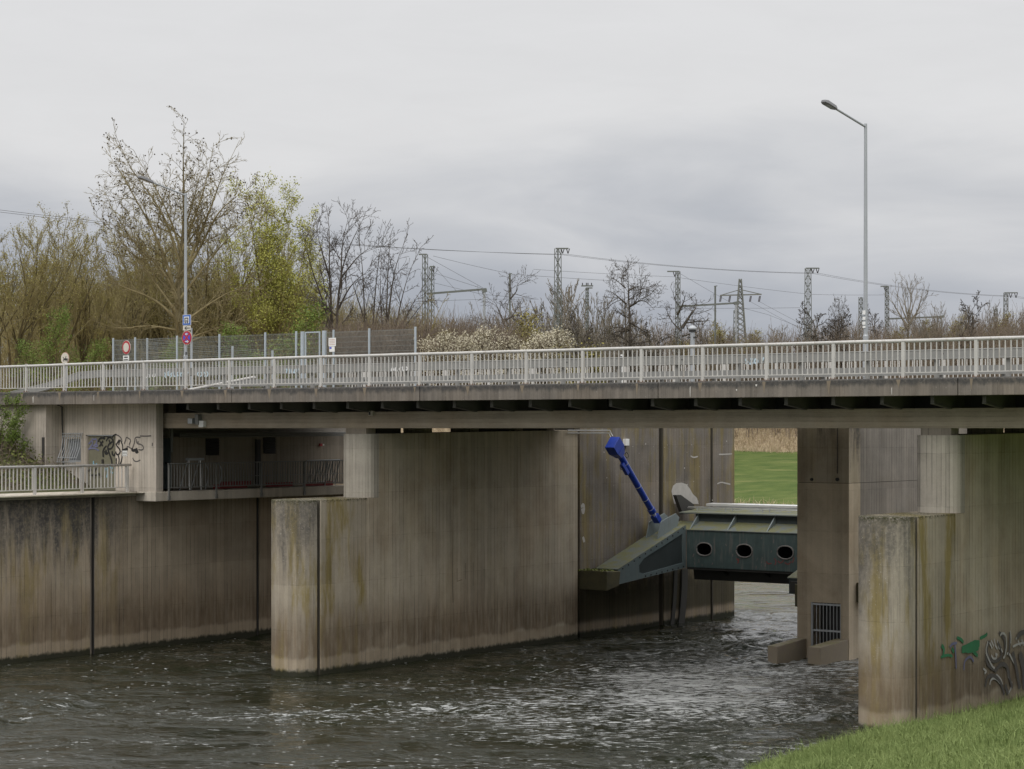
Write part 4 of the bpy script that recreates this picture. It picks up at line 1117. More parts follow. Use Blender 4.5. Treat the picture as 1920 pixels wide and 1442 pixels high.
# walkway slab on the channel side
wk = thing('walkway', 'cantilevered concrete walkway along the machine house above the left channel', 'walkway', (-52, 55, 5.2))
MB().box(-52.399, -51.45, 48.9, 62.0, 5.02, 5.342).build('slab', M['slab'], wk, bevel=0.02)
wr = thing('walkway_railing', 'dark grey steel railing on the walkway under the bridge', 'railing', (-51.5, 55, 5.34))
for v in np.arange(49.5, 61.9, 2.27):
    MB().box(-51.448, -51.40, v - 0.03, v + 0.03, 5.06, 6.30).build('post', M['walkrail'], wr)
    MB().box(-51.47, -51.39, v - 0.05, v + 0.05, 5.05, 5.2).build('foot_plate', M['walkrail'], wr)
wb = MB().box(-0.01, 0.01, -0.012, 0.012, 0.15, 0.94).mesh('baluster')
v = 49.62
while v < 61.7:
    obj('baluster', wb, M['walkrail'], wr, loc=(-51.425, v, 5.34)); v += 0.135
MB().box(-51.45, -51.40, 49.45, 61.8, 6.275, 6.31).build('handrail', M['walkrail'], wr)
MB().box(-51.44, -51.41, 49.45, 61.8, 5.46, 5.49).build('lower_rail', M['walkrail'], wr)
MB().box(-51.44, -51.41, 53.4, 61.8, 5.80, 5.82).build('middle_rail', M['walkrail'], wr)
# things stored on the walkway
def frame_barrier(label, v, lean, mat, h=1.05, w=0.9, bars=5, u=-52.2):
    t = thing('crowd_barrier', label, 'barrier', (u, v, 5.345), 'barriers stored on the walkway')
    a = [(u, v, 5.36), (u + lean, v + 0.05, 5.36 + h), (u + lean, v + w, 5.36 + h), (u, v + w, 5.36)]
    MB().tube(a, 0.022, 6).build('frame', mat, t)
    for i in range(1, bars):
        q = i / bars
        MB().tube([(u, v + w * q, 5.5), (u + lean, v + w * q + 0.02, 5.36 + h)], 0.011, 5).build('bar', mat, t)
    MB().tube([(u, v, 5.5), (u, v + w, 5.5)], 0.015, 5).build('lower_bar', mat, t)
lads = ['first leaning crowd barrier of the stack near the pier on the walkway', 'second leaning crowd barrier of the stack near the pier on the walkway', 'last leaning crowd barrier of the stack, closest to the pier']
for i, v in enumerate((56.7, 57.05, 57.5)):
    frame_barrier(lads[i], v, 0.12 + 0.05 * i, M['galv'], 0.95, 1.2, 7, -51.85 - 0.1 * i)
ld = thing('step_ladder', 'bare metal folding frame standing behind the walkway railing near the grey door', 'ladder', (-51.9, 51, 5.345))
for v in (50.95, 51.5):
    MB().tube([(-51.9, v, 5.35), (-52.0, v + 0.06, 6.4)], 0.02, 6).build('leg', M['crest'], ld)
    MB().tube([(-52.4, v, 5.35), (-52.05, v + 0.06, 6.4)], 0.02, 6).build('leg', M['galv'], ld)
MB().box(-52.1, -51.95, 50.95, 51.7, 6.38, 6.46).build('top_step', M['galv'], ld)
pk = [(52.5, 54.2, -52.3, 5.36), (53.0, 54.6, -52.5, 5.44), (55.2, 56.6, -52.3, 5.36), (56.8, 58.4, -51.9, 5.36)]
pl = ['red barrier plank lying on the walkway left of the wall duct', 'upper red barrier plank lying on another behind the walkway railing', 'red barrier plank lying in the middle of the walkway', 'red barrier plank under the stacked barriers by the pier']
for (v0, v1, u, z), l in zip(pk, pl):
    o = MB().box(u - 0.02, u + 0.02, v0, v1, z - 0.01, z + 0.15).build('barrier_plank', M['redplank']); tag(o, l, 'plank', 'red planks on the walkway')
for i, v in enumerate((52.1, 52.75)):
    t = thing('hoop', ['thin curved metal hoop behind the walkway railing, left of the pair', 'thin curved metal hoop behind the walkway railing, right of the pair'][i], 'hoop', (-52.3, v, 5.35), 'metal hoops on the walkway')
    MB().tube([(-52.3, v, 5.35), (-52.28, v + 0.12, 5.7), (-52.25, v + 0.1, 6.05), (-52.2, v - 0.1, 6.25)], 0.02, 6).build('tube', M['galv'], t)
# devices on the girder end
cm = thing('floodlight', 'small grey floodlight on a bracket at the left end of the bridge girder', 'floodlight', W(367, 795, v=49.4))
p = W(362, 790, v=49.3); MB().box(p.x - .16, p.x + 0.05, 49.2, 49.44, p.z - .08, p.z + .1).build('housing', M['galv'], cm, bevel=0.01)
p = W(369, 788, v=49.3); MB().box(p.x - .05, p.x + 0.1, 49.25, 49.44, p.z - .15, p.z + .2).build('bracket', M['walkrail'], cm, bevel=0.01)
jb = tag(MB().box(W(376, 0, v=49.4).x, W(385, 0, v=49.4).x, 49.30, 49.448, W(380, 801, v=49.4).z, W(380, 789, v=49.4).z).build('junction_box', M['white'], bevel=0.01), 'white junction box on the girder next to the floodlight', 'box')
p = W(697, 775, v=49.4); tag(MB().box(p.x - 0.09, p.x + 0.09, 49.33, 49.448, p.z - 0.08, p.z + 0.08).build('lamp_box', M['slab'], bevel=0.02), 'small square box on the girder above the left pier', 'box')
MB().box(p.x - 0.06, p.x + 0.01, 49.322, 49.329, p.z - 0.05, p.z + 0.05).build('lens', M['black'], bpy.data.objects['lamp_box'])

ab = thing('alarm_box', 'tiny red alarm box with white label on the walkway wall near the pier', 'box', W(601, 838, u=UI))
p = W(601, 834, u=UI); MB().box(UI, UI + 0.08, p.y - 0.09, p.y + 0.03, p.z - 0.05, p.z + 0.05).build('box', M['red'], ab); MB().box(UI + 0.02, UI + 0.085, p.y + 0.032, p.y + 0.12, p.z - 0.03, p.z + 0.03).build('label_plate', M['white'], ab)
# quay railing
qr = thing('quay_railing', 'pale metal railing with white posts along the left quay edge', 'railing', (-52.55, 40, 5.34))
UR = -52.6
MB().tube([(UR, 15, 6.25), (UR, 48.85, 6.25)], 0.045, 8).build('handrail', M['railpaint'], qr, smooth=True)
MB().box(UR - 0.02, UR + 0.02, 15, 48.8, 5.48, 5.505).build('lower_rail', M['railpaint'], qr)
for v in np.arange(48.7 - 2.02 * 14, 48.8, 2.02):
    MB().box(UR - 0.035, UR + 0.035, v - 0.045, v + 0.045, 5.33, 6.22).build('post', M['railpaint'], qr)
qb = MB().box(-0.018, 0.018, -0.0125, 0.0125, 0, 0.75).mesh('baluster')
v = 48.6
while v > 34:
    obj('baluster', qb, M['railpaint'], qr, loc=(UR, v, 5.5)); v -= 0.1553

# graffiti on pier 2
gu = dict(u=-22.5)
H0 = lambda a, b: (1760 + a / 7.21, 1150 + b / 7.21)
def hl_(*p): return [H0(a, b) for a, b in p]
pz = pier2
spray([dict(p=hl_((250, 330), (300, 350), (330, 390)), w=0.09), dict(p=hl_((320, 490), (390, 470), (460, 420), (540, 410)), w=0.20), dict(p=hl_((380, 500), (440, 490), (530, 460)), w=0.16), dict(p=hl_((470, 520), (520, 570)), w=0.1), dict(p=hl_((560, 335), (620, 310), (650, 280)), w=0.09),
       dict(p=hl_((40, 440), (70, 470), (60, 560)), w=0.10), dict(p=hl_((30, 590), (120, 560), (180, 580)), w=0.07), dict(p=hl_((180, 480), (200, 520)), w=0.10)], 0.1, gu, M['ggreen'], pz)
spray([hl_((150, 450), (180, 410), (240, 400)), hl_((215, 440), (225, 540), (232, 740)), hl_((340, 760), (345, 650), (400, 590), (440, 590), (470, 650))], 0.07, gu, M['gviolet'], pz)
# silver outlined letters: dark body with pale edges
spray([dict(p=hl_((680, 380), (650, 470), (660, 580), (720, 650), (800, 640), (850, 590), (850, 500), (800, 400)), w=0.10), dict(p=hl_((640, 560), (650, 680), (710, 740), (760, 760)), w=0.10), dict(p=hl_((820, 260), (880, 320), (900, 450), (890, 580)), w=0.09), dict(p=hl_((960, 260), (960, 460), (940, 560)), w=0.08),
       dict(p=hl_((630, 980), (650, 860), (730, 830), (820, 900), (860, 1000), (880, 1090)), w=0.10), dict(p=hl_((1000, 540), (1040, 700), (1070, 880), (1090, 1000)), w=0.16), dict(p=hl_((1100, 560), (1150, 740), (1154, 1000)), w=0.25), dict(p=hl_((760, 780), (850, 670), (930, 720), (950, 860), (990, 1000)), w=0.12), dict(p=hl_((900, 980), (930, 1080)), w=0.14), dict(p=hl_((1060, 320), (1110, 260), (1200, 240)), w=0.14)], 0.1, gu, M['ggrey'], pz)
spray([hl_((660, 385), (630, 500), (660, 600), (720, 720), (750, 740)), hl_((690, 400), (720, 470)), hl_((710, 370), (740, 440)), hl_((750, 350), (765, 440), (790, 480)), hl_((790, 370), (815, 480)), hl_((830, 440), (860, 520)), hl_((710, 570), (740, 620), (790, 600), (760, 540), (790, 560)),
       hl_((830, 300), (850, 265), (890, 275), (915, 340), (912, 480), (890, 590), (870, 600)), hl_((965, 240), (975, 330), (970, 400)), hl_((1040, 350), (1080, 280), (1160, 215)), hl_((1000, 450), (1080, 410), (1170, 395)), hl_((1070, 370), (1100, 440)), hl_((1120, 360), (1140, 430)),
       hl_((605, 750), (650, 785), (620, 810)), hl_((690, 960), (700, 900), (750, 870), (810, 920), (860, 990)), hl_((780, 750), (840, 690), (890, 680), (930, 770), (940, 870)), hl_((920, 550), (945, 530), (1000, 640), (1040, 720), (1070, 870)), hl_((780, 830), (840, 890), (860, 960)), hl_((985, 930), (990, 990), (940, 1080))], 0.06, gu, M['gsilver'], pz)

# ================================================================== LAMPS, SIGNS, FENCE
def street_lamp(label, px, topy, label_pole=None):
    base = W(px, 700, v=58.9); base.z = E + 1.2
    zt = W(px, topy, v=58.9).z
    t = thing('street_lamp', label, 'street lamp', base, 'street lamps on the bridge')
    x, y = base.x, base.y
    MB().tube([(x, y, E + 1.1), (x, y, E + 2.9), (x, y, E + 2.95), (x, y, zt)], [0.088, 0.088, 0.068, 0.05], 12).build('pole', M['lamp'], t, smooth=False)
    MB().box(x - 0.05, x + 0.05, y - 0.1, y - 0.08, E + 1.6, E + 2.1).build('service_door', M['lamp'], t)
    d = Vector((-0.12, -1, 0.24)).normalized(); p0 = Vector((x, y, zt - 0.1)); p1 = p0 + d * 1.75
    MB().tube([p0, p1], 0.036, 8).build('arm', M['lamp'], t)
    sdv = d.cross(Vector((0, 0, 1))).normalized(); up = sdv.cross(d).normalized()
    m = MB(); sec = [(-0.1, 0.05, -0.03, 0.05), (0.03, 0.12, -0.045, 0.065), (0.48, 0.13, -0.045, 0.075), (0.62, 0.09, -0.035, 0.045)]
    for (a, w, lo, hi) in sec:
        c = p1 + d * a
        for (sx, sz) in ((-1, lo), (1, lo), (0.75, hi), (-0.75, hi)): m.V.append(tuple(c + sdv * sx * w + up * sz))
    for i in range(3):
        for j in range(4):
            j2 = (j + 1) % 4; m.F.append((i * 4 + j, i * 4 + j2, i * 4 + 4 + j2, i * 4 + 4 + j))
    m.F += [(3, 2, 1, 0), (12, 13, 14, 15)]
    h = m.build('lamp_head', M['lamphead'], t, bevel=0.015)
    m = MB(); c0, c1 = p1 + d * 0.08 - up * 0.053, p1 + d * 0.46 - up * 0.053
    m.quad(c0 - sdv * .085, c0 + sdv * .085, c1 + sdv * .09, c1 - sdv * .09).build('lens', M['lens'], h)
    return t, base


lampR, bR = street_lamp('tall grey street lamp at right, its arm reaching left over the road', 1623, 232)
lampL, bL = street_lamp('grey street lamp at left in front of the big bare tree', 348, 362)
for i, (py, hh) in enumerate(((586, 8), (597, 6), (606, 6), (613, 4))):
    p = W(1621, py, v=58.8); MB().box(p.x - 0.07, p.x + 0.03, 58.80, 58.806, p.z - hh * 0.008, p.z + hh * 0.008).build('sticker', M['white'], lampR)

sp = thing('sign_post', 'sign post at the left lamp with blue bus sign, arrow plate and no stopping sign', 'sign', W(351, 700, v=58.4))
nrm = Vector((0.0, -1, 0)); VS = 58.4
c = W(350.5, 600, v=VS); px_ = c.x
for dx in (-0.13, 0.2):
    MB().tube([(px_ + dx, VS + 0.06, E + 1.2), (px_ + dx, VS + 0.06, W(351, 615, v=VS).z)], 0.035, 8).build('pole', M['galv'], sp)
def plate(cx, cy, wpx, hpx, mat, off, name, par, v=VS):
    p = W(cx, cy, v=v); s_ = p.y / 1.0
    a, b = W(cx - wpx / 2, cy, v=v).x, W(cx + wpx / 2, cy, v=v).x; z0, z1 = W(cx, cy + hpx / 2, v=v).z, W(cx, cy - hpx / 2, v=v).z
    return MB().box(a, b, v - off - 0.008, v - off, z0, z1).build(name, mat, par)
s1 = plate(350.5, 600, 15.5, 19.5, M['white'], 0.0, 'bus_sign', sp); plate(350.5, 600, 14.2, 18.2, M['blue'], 0.009, 'blue_field', s1); plate(350.5, 600, 9.6, 12.6, M['white'], 0.018, 'white_field', s1)
plate(350.5, 596.5, 7.0, 1.8, M['black'], 0.027, 'bus_symbol', s1); plate(350.5, 603.6, 7.0, 1.6, M['black'], 0.027, 'bus_symbol', s1)
for cx in (347.6, 353.4): plate(cx, 600, 1.2, 6, M['black'], 0.027, 'bus_symbol', s1)
plate(350.5, 600.5, 3.6, 1.2, M['black'], 0.027, 'bus_symbol', s1)
for cx in (348.2, 352.8): plate(cx, 605.2, 1.4, 1.2, M['black'], 0.027, 'bus_symbol', s1)
s2 = plate(350.5, 615, 14.5, 8.5, M['cream'], 0.0, 'arrow_plate', sp)
plate(351.5, 615.3, 9, 1.3, M['black'], 0.009, 'arrow', s2)
spray([[(350, 612.4), (346.4, 615.3), (350, 618.2)]], 0.035, dict(v=VS - 0.012), M['black'], s2, 'arrow_tip', 0)
def ringdisc(cx, cy, r, ry, v, mats, par, name, nrm=(0, -1, 0)):
    p = W(cx, cy, v=v); first = None
    for i, (f, mt) in enumerate(mats):
        o = MB().disc(p + Vector(nrm) * 0.009 * i, nrm, r * f, 0.008, 28, ry * f).build(name if i == 0 else 'sign_field', M[mt], par if i == 0 else first)
        if i == 0: first = o
    return first, p
s3, p3 = ringdisc(350.5, 633.3, 0.285, 0.285, VS, ((1.0, 'cream'), (0.95, 'red'), (0.68, 'violet')), sp, 'no_stopping_sign')
for s_ in (-1, 1):
    c, n_ = p3 + Vector((0, -0.0235, 0)), 0.2
    a_, b_ = Vector((s_ * 0.14, 0, 0.15)), Vector((-s_ * 0.14, 0, -0.15)); w_ = Vector((0.028, 0, s_ * -0.026)) if False else Vector((0.026 * 1, 0, 0.026 * s_ * -1))
    o_ = Vector((0, -0.001 * (s_ + 1), 0))
    MB().quad(c + a_ - w_ + o_, c + a_ + w_ + o_, c + b_ + w_ + o_, c + b_ - w_ + o_).build('cross_bar', M['red'], s3)
plate(350.8, 626.6, 5.0, 1.1, M['white'], 0.03, 'arrow', s3); spray([[(350, 624.8), (347.3, 626.6), (350, 628.4)]], 0.025, dict(v=VS - 0.03), M['white'], s3, 'arrow_tip', 0)
plate(350.4, 640.4, 5.0, 1.4, M['white'], 0.03, 'arrow', s3); spray([[(351, 638.4), (354, 640.4), (351, 642.4)]], 0.03, dict(v=VS - 0.03), M['white'], s3, 'arrow_tip', 0)
st = plate(349, 663, 2.2, 6, M['black'], -0.0, 'sticker', sp)

s5 = thing('round_sign', 'round sign with a black horse rider and worn rim just behind the left railing', 'sign', W(122, 735, v=49.2))
q_ = W(122, 672, v=49.2)
MB().tube([(q_.x, 49.24, E + 1.1), (q_.x, 49.24, q_.z + 0.1)], 0.03, 8).build('pole', M['galv'], s5)
r5, p5 = ringdisc(122, 672, 0.215, 0.215, 49.2, ((1.0, 'fadered'), (0.90, 'cream')), s5, 'disc')
K0 = lambda a, b: (60 + a / 8, 640 + b / 8)
spray([[K0(478, 268), K0(505, 270), K0(528, 268)]], 0.065, dict(v=49.188), M['black'], r5, 'horse', 0)
spray([[K0(480, 262), K0(472, 240), K0(466, 240)], [K0(484, 272), K0(470, 290), K0(478, 300)], [K0(500, 275), K0(498, 300)], [K0(526, 272), K0(536, 290), K0(530, 302)], [K0(516, 275), K0(522, 300)], [K0(530, 262), K0(545, 270)]], 0.026, dict(v=49.187), M['black'], r5, 'horse', 0)
spray([[K0(505, 262), K0(508, 240), K0(512, 226)]], 0.035, dict(v=49.186), M['black'], r5, 'rider', 0)
MB().box(q_.x - 0.1, q_.x + 0.1, 49.18, 49.2, q_.z - 0.42, q_.z - 0.30).build('clamp_plate', M['galv'], s5)

s6 = thing('round_sign', 'round white sign with broad red ring above a small white plate, by the fence', 'sign', W(237, 700, v=58.3))
q_ = W(237, 651.5, v=58.3); nr6 = Vector((0.75, -1, 0)).normalized()
MB().tube([(q_.x + 0.01, 58.36, E + 1.1), (q_.x + 0.01, 58.36, q_.z + 0.2)], 0.03, 8).build('pole', M['galv'], s6)
r6, p6 = ringdisc(237, 651.5, 0.285, 0.285, 58.3, ((1.0, 'cream'), (0.95, 'red'), (0.66, 'cream')), s6, 'disc', Vector((-0.12, -1, 0)).normalized())
p_ = plate(236.5, 671.5, 11, 9.5, M['white'], 0.0, 'plate', s6, 58.3); plate(236.5, 669.8, 6.5, 2.2, M['black'], 0.009, 'print_line', p_, 58.3); plate(236.5, 674.3, 8.5, 1.2, M['black'], 0.009, 'print_line', p_, 58.3)

# fence
fence = thing('mesh_fence', 'tall galvanised mesh fence with gate standing behind the left end of the bridge', 'fence', (-52, 61.6, E + 1.2))
VF = 61.6; fz0, fz1 = E + 1.2, E + 3.84
fp = [213, 254, 332.5, 412, 498, 556, 626, 693, 779.5]
fus = [W(p, 650, v=VF).x for p in fp]
gx = [W(p, 650, v=VF).x for p in (567, 574, 602, 609)]
for u in fus: MB().box(u - 0.035, u + 0.035, VF - 0.05, VF + 0.01, fz0, fz1 + 0.06).build('post', M['fencepost'], fence, bevel=0.006)
def meshpanel(x0, x1, z0, z1, v, step=0.05):
    m = MB(); z = z0
    while z < z1:
        for dv in (0, 0.012): m.box(x0, x1, v + 0.012 + dv, v + 0.018 + dv, z - 0.004, z + 0.004)
        z += 0.2
    x = x0
    while x < x1:
        m.box(x - 0.0025, x + 0.0025, v + 0.0185, v + 0.0235, z0, z1); x += step
    o = m.build('mesh_panel', M['wire'], fence); stuff(o)
al = sorted(fus)
for a, b in zip(al[:-1], al[1:]):
    if a < gx[0] < b:
        meshpanel(a, gx[0], fz0, fz1, VF); meshpanel(gx[3], b, fz0, fz1, VF)
    else: meshpanel(a, b, fz0, fz1, VF)
gt = MB(); gt.box(gx[0] - 0.05, gx[0] + 0.07, VF - 0.06, VF + 0.05, fz0, fz1 + 0.04); gt.box(gx[3] - 0.1, gx[3] + 0.05, VF - 0.06, VF + 0.05, fz0, fz1 + 0.04)
gt.build('gate_frame', M['fencepost'], fence, bevel=0.006)
gt = MB(); gt.box(gx[1] - 0.0, gx[1] + 0.05, VF - 0.08, VF - 0.03, fz0 + .1, fz1 - 0.03); gt.box(gx[2] - 0.05, gx[2], VF - 0.08, VF - 0.03, fz0 + .1, fz1 - .03); gt.box(gx[1], gx[2], VF - 0.078, VF - 0.032, fz1 - 0.03, fz1 + 0.02)
gt.build('gate_leaf', M['fencepost'], fence); meshpanel(gx[1], gx[2], fz0, fz1, VF - 0.07)
# left return of the fence and the second, lower row behind
x0 = fus[0]
m = MB()
for i in range(14):
    z = fz0 + 0.2 * i
    if z < fz1: m.tube([(x0, VF, z), (x0 - 0.35, VF + 3.0, z)], 0.005, 4)
for i in range(40): m.tube([(x0 - 0.35 * i / 40, VF + 3.0 * i / 40, fz0), (x0 - 0.35 * i / 40, VF + 3.0 * i / 40, fz1)], 0.003, 4)
stuff(m.build('mesh_panel', M['wire'], fence))
fence2 = thing('mesh_fence', 'lower second mesh fence further back, seen through the tall one', 'fence', (-58, 66, E + 1.0))
for p in (276, 359, 436, 511, 850):
    if p > 800: continue
    b = W(p, 650, v=66.0); zt = W(p, {276: 634, 359: 640, 436: 649, 511: 657}[p], v=66.0).z
    MB().box(b.x - 0.04, b.x + 0.04, 65.97, 66.03, E + 1.0, zt).build('post', M['fencepost'], fence2)
m = MB()
for q in range(14):
    m.tube([W(276, 636 + q * 4.5, v=66.0), W(511, 659 + q * 3.6, v=66.0)], 0.006, 4)
stuff(m.build('mesh_panel', M['wire'], fence2))
nb1 = plate(625, 641.5, 13.5, 15.5, M['white'], 0.06, 'notice_board', fence, VF); 
for i in range(4): plate(625, 636.5 + i * 3.2, 10.5, 0.7, M['fadered'], 0.069, 'print_line', nb1, VF)
nb2 = plate(624.5, 654.8, 10, 9.8, M['white'], 0.06, 'notice_board', fence, VF); plate(622, 652.5, 3.6, 3.2, M['violet'], 0.069, 'print', nb2, VF)

# white post with a domed head
wp = thing('measuring_post', 'pale metal measuring post with a domed cap rising behind the railing', 'post', W(1298, 700, v=58.9))
b = W(1298.5, 640, v=58.9); x, y = b.x, b.y
MB().tube([(x, y, E + 1.1), (x, y, W(0, 628, v=58.9).z if False else W(1298, 618, v=58.9).z)], 0.075, 10).build('tube', M['lamp'], wp)
zt = W(1298, 618, v=58.9).z
MB().tube([(x, y, zt), (x, y, zt + 0.04), (x, y, zt + 0.10), (x, y, zt + 0.14)], [0.14, 0.15, 0.11, 0.03], 12).build('cap', M['galv'], wp)
MB().tube([(x, y, zt - 0.08), (x, y, zt - 0.01)], 0.12, 10).build('collar', M['black'], wp)
MB().box(x - 0.17, x + 0.16, y - 0.05, y + 0.05, zt - 0.28, zt - 0.24).build('cross_arm', M['darksteel'], wp)
p = W(1166, 668, v=58.9); mk = thing('marker_post', 'small white marker post behind the guardrail near the middle', 'marker', (p.x, p.y, E + 1.2))
MB().box(p.x - 0.035, p.x + 0.035, p.y - 0.03, p.y + 0.03, E + 1.1, p.z + 0.06).build('post', M['white'], mk); MB().box(p.x - 0.037, p.x + 0.037, p.y - 0.034, p.y - 0.031, p.z - 0.02, p.z + 0.01).build('reflector', M['black'], mk)

# ================================================================== RAILWAY MASTS AND WIRES
def gz(p): return float(terrain(np.array([p.x]), np.array([p.y]))[0])


def lattice_mast(label, px, topy, Z, wpx, arm=None, botw=1.7, group='railway masts'):
    top = W(px, topy, Z=Z); z0 = gz(top) - 0.3; h = top.z - z0
    t = thing('lattice_mast', label, 'mast', (top.x, top.y, z0), group)
    s = Z / FPX; w = wpx * s / 2
    m = MB(); n = max(10, int(h / (w * 3.0)))
    def cor(q):
        ww = w * (1 + (botw - 1) * (1 - q)); return [(top.x + a * ww, top.y + b * ww, z0 + h * q) for a, b in ((-1, -1), (1, -1), (1, 1), (-1, 1))]
    legs = MB(); r = max(0.055, w * 0.16)
    for k_ in range(4): legs.tube([cor(0)[k_], cor(1)[k_]], r, 4)
    legs.build('corner_leg', M['lattice'], t)
    for i in range(n):
        a, b = cor(i / n), cor((i + 1) / n)
        for k_ in range(4):
            k2 = (k_ + 1) % 4
            m.tube([a[k_], b[k2]] if (i + k_) % 2 else [a[k2], b[k_]], r * 0.62, 3, cap=False)
    stuff(m.build('bracing', M['lattice'], t))
    if arm:
        dirn, ln, ins = arm
        R_ = Vector((CT, ST, 0)) * dirn
        a0 = Vector((top.x, top.y, top.z)) - R_ * w; a1 = a0 + R_ * (ln * s + w)
        MB().tube([a0, a1], 0.11, 4).build('cross_arm', M['lattice'], t)
        for q in ins:
            c = a0 + R_ * (w + q * s)
            dwn = Vector((0, 0, -9.5 * s)); off = R_ * 3.0 * s
            MB().tube([c - off, c + dwn], 0.07, 4).tube([c + off, c + dwn], 0.07, 4).build('insulator', M['ceramic'], t)
    return top


ZB_ = 250
lattice_mast('lattice mast near centre with two insulators on its right arm', 1046, 466, 235, 8.5, (1, 20, (9, 19)), 1.5)
lattice_mast('lattice mast left of the right street lamp with two insulators on its arm', 1515, 503, 265, 8, (1, 21, (9, 18)), 1.5)
lattice_mast('lattice mast at the far right edge with two insulators on its arm', 1886, 549, 312, 6, (1, 22, (9, 19)), 1.3)
lattice_mast('tall pale lattice mast beside the left trees with a short left arm', 797, 477, 240, 7, (-1, 12, ()), 1.1)
lattice_mast('lattice mast standing close behind the tall pale one', 809, 500, 250, 6.5, (1, 7, (3,)), 1.4)
lattice_mast('lattice mast with a left arm rising through the alder in the middle', 1271, 509, 268, 6, (-1, 20, (6,)), 1.15)
lattice_mast('lattice mast just right of the right street lamp with a short left arm', 1663, 537, 298, 5, (-1, 12, (3,)), 1.3)
lattice_mast('short lattice mast directly left of the right street lamp', 1614, 557, 300, 5.5, None, 1.2)
lattice_mast('short lattice mast rising from shrubs near the right edge', 1867, 578, 310, 5, None, 1.3)
lattice_mast('slim lattice mast with a flat head among the poplars', 1101, 540, 262, 4, (1, 10, ()), 1.2)
lattice_mast('slim lattice mast at the end of the right cross beam', 1380, 582, 280, 6, (1, 5, ()), 1.2)
bt = thing('mast_platform', 'flat head with insulators on the slim mast among the poplars', 'platform', W(1101, 536, Z=262))
p = W(1101, 536, Z=262); R_ = Vector((CT, ST, 0))
MB().tube([p - R_ * 0.75, p + R_ * 0.75], 0.12, 4).build('beam', M['lattice'], bt)
for q in (-0.6, -0.1, 0.1, 0.55): MB().tube([p + R_ * q, p + R_ * q + Vector((0, 0, 0.38))], 0.07, 5).build('insulator', M['ceramic'], bt)
# cross beams on posts
for lab, a, b, post, Z in (('grey cross beam reaching right from the tall pale mast to a post', (800, 551), (912, 542), (908, 545, 612), 243), ('grey cross beam reaching right from the mast behind the alder', (1271, 575), (1384, 568), (1380, 568, 640), 270), ('distant cross beam behind the round bare tree at right', (1663, 598), (1765, 594), (1765, 594, 640), 300)):
    t = thing('cross_beam', lab, 'beam', W(post[0], post[2], Z=Z), 'railway cross beams')
    MB().tube([W(*a, Z=Z), W(*b, Z=Z)], 0.16, 4).build('beam', M['lattice'], t)
    MB().tube([W(post[0], post[1], Z=Z), W(post[0], post[2] + 30, Z=Z)], 0.17, 6).build('post', M['galv'], t)
    MB().tube([W(post[0] - 4, post[1] + 1, Z=Z), W(post[0] + 5, post[1] - 1, Z=Z)], 0.26, 4).build('head', M['lattice'], t)
ep = thing('signal_pole', 'thin dark pole left of the distant power pylon', 'pole', W(1341, 660, Z=275))
MB().tube([W(1341, 536, Z=275), W(1341, 670, Z=275)], 0.14, 6).build('pole', M['lattice'], ep); MB().tube([W(1339, 537, Z=275), W(1345, 536, Z=275)], 0.08, 4).build('cap', M['lattice'], ep)
ep = thing('signal_pole', 'thin dark pole standing in the crown of the bare tree near centre left', 'pole', W(956, 660, Z=255))
MB().tube([W(956, 514, Z=255), W(956, 670, Z=255)], 0.13, 6).build('pole', M['lattice'], ep); MB().tube([W(953, 515, Z=255), W(960, 513, Z=255)], 0.09, 4).build('cap', M['lattice'], ep)
# power pylon
py_ = thing('power_pylon', 'distant pointed power pylon with one wide cross arm', 'pylon', W(1388, 660, Z=520))
Zp = 520; sp_ = Zp / FPX; c = W(1388, 523, Z=Zp); zb = c.z - 140 * sp_
lg = MB(); br = MB(); wq = lambda z: 0.25 + (c.z - z) / (140 * sp_) * 1.35
R_ = Vector((CT, ST, 0)); F_ = Vector((-ST, CT, 0))
cor = lambda z: [Vector((c.x, c.y, z)) + R_ * a * wq(z) + F_ * b * wq(z) for a, b in ((-1, -1), (1, -1), (1, 1), (-1, 1))]
for k_ in range(4): lg.tube([cor(zb)[k_], cor(c.z)[k_]], 0.15, 4)
lg.build('corner_leg', M['lattice'], py_)
for i in range(14):
    za, zc_ = zb + (c.z - zb) * i / 14, zb + (c.z - zb) * (i + 1) / 14
    for k_ in range(4):
        k2 = (k_ + 1) % 4; br.tube([cor(za)[k_], cor(zc_)[k2]], 0.09, 3); br.tube([cor(za)[k2], cor(zc_)[k_]], 0.09, 3)
stuff(br.build('bracing', M['lattice'], py_))
m = MB(); m.tube([W(1350, 554, Z=Zp), W(1428, 552, Z=Zp)], 0.22, 4); m.tube([W(1350, 554, Z=Zp), W(1388, 543, Z=Zp), W(1428, 552, Z=Zp)], 0.14, 4); m.build('cross_arm', M['lattice'], py_)
for q in (1352, 1369, 1408, 1425):
    MB().tube([W(q - 1, 555, Z=Zp), W(q - 3, 566, Z=Zp)], 0.14, 4).tube([W(q + 1, 555, Z=Zp), W(q - 1, 566, Z=Zp)], 0.14, 4).build('insulator', M['ceramic'], py_)
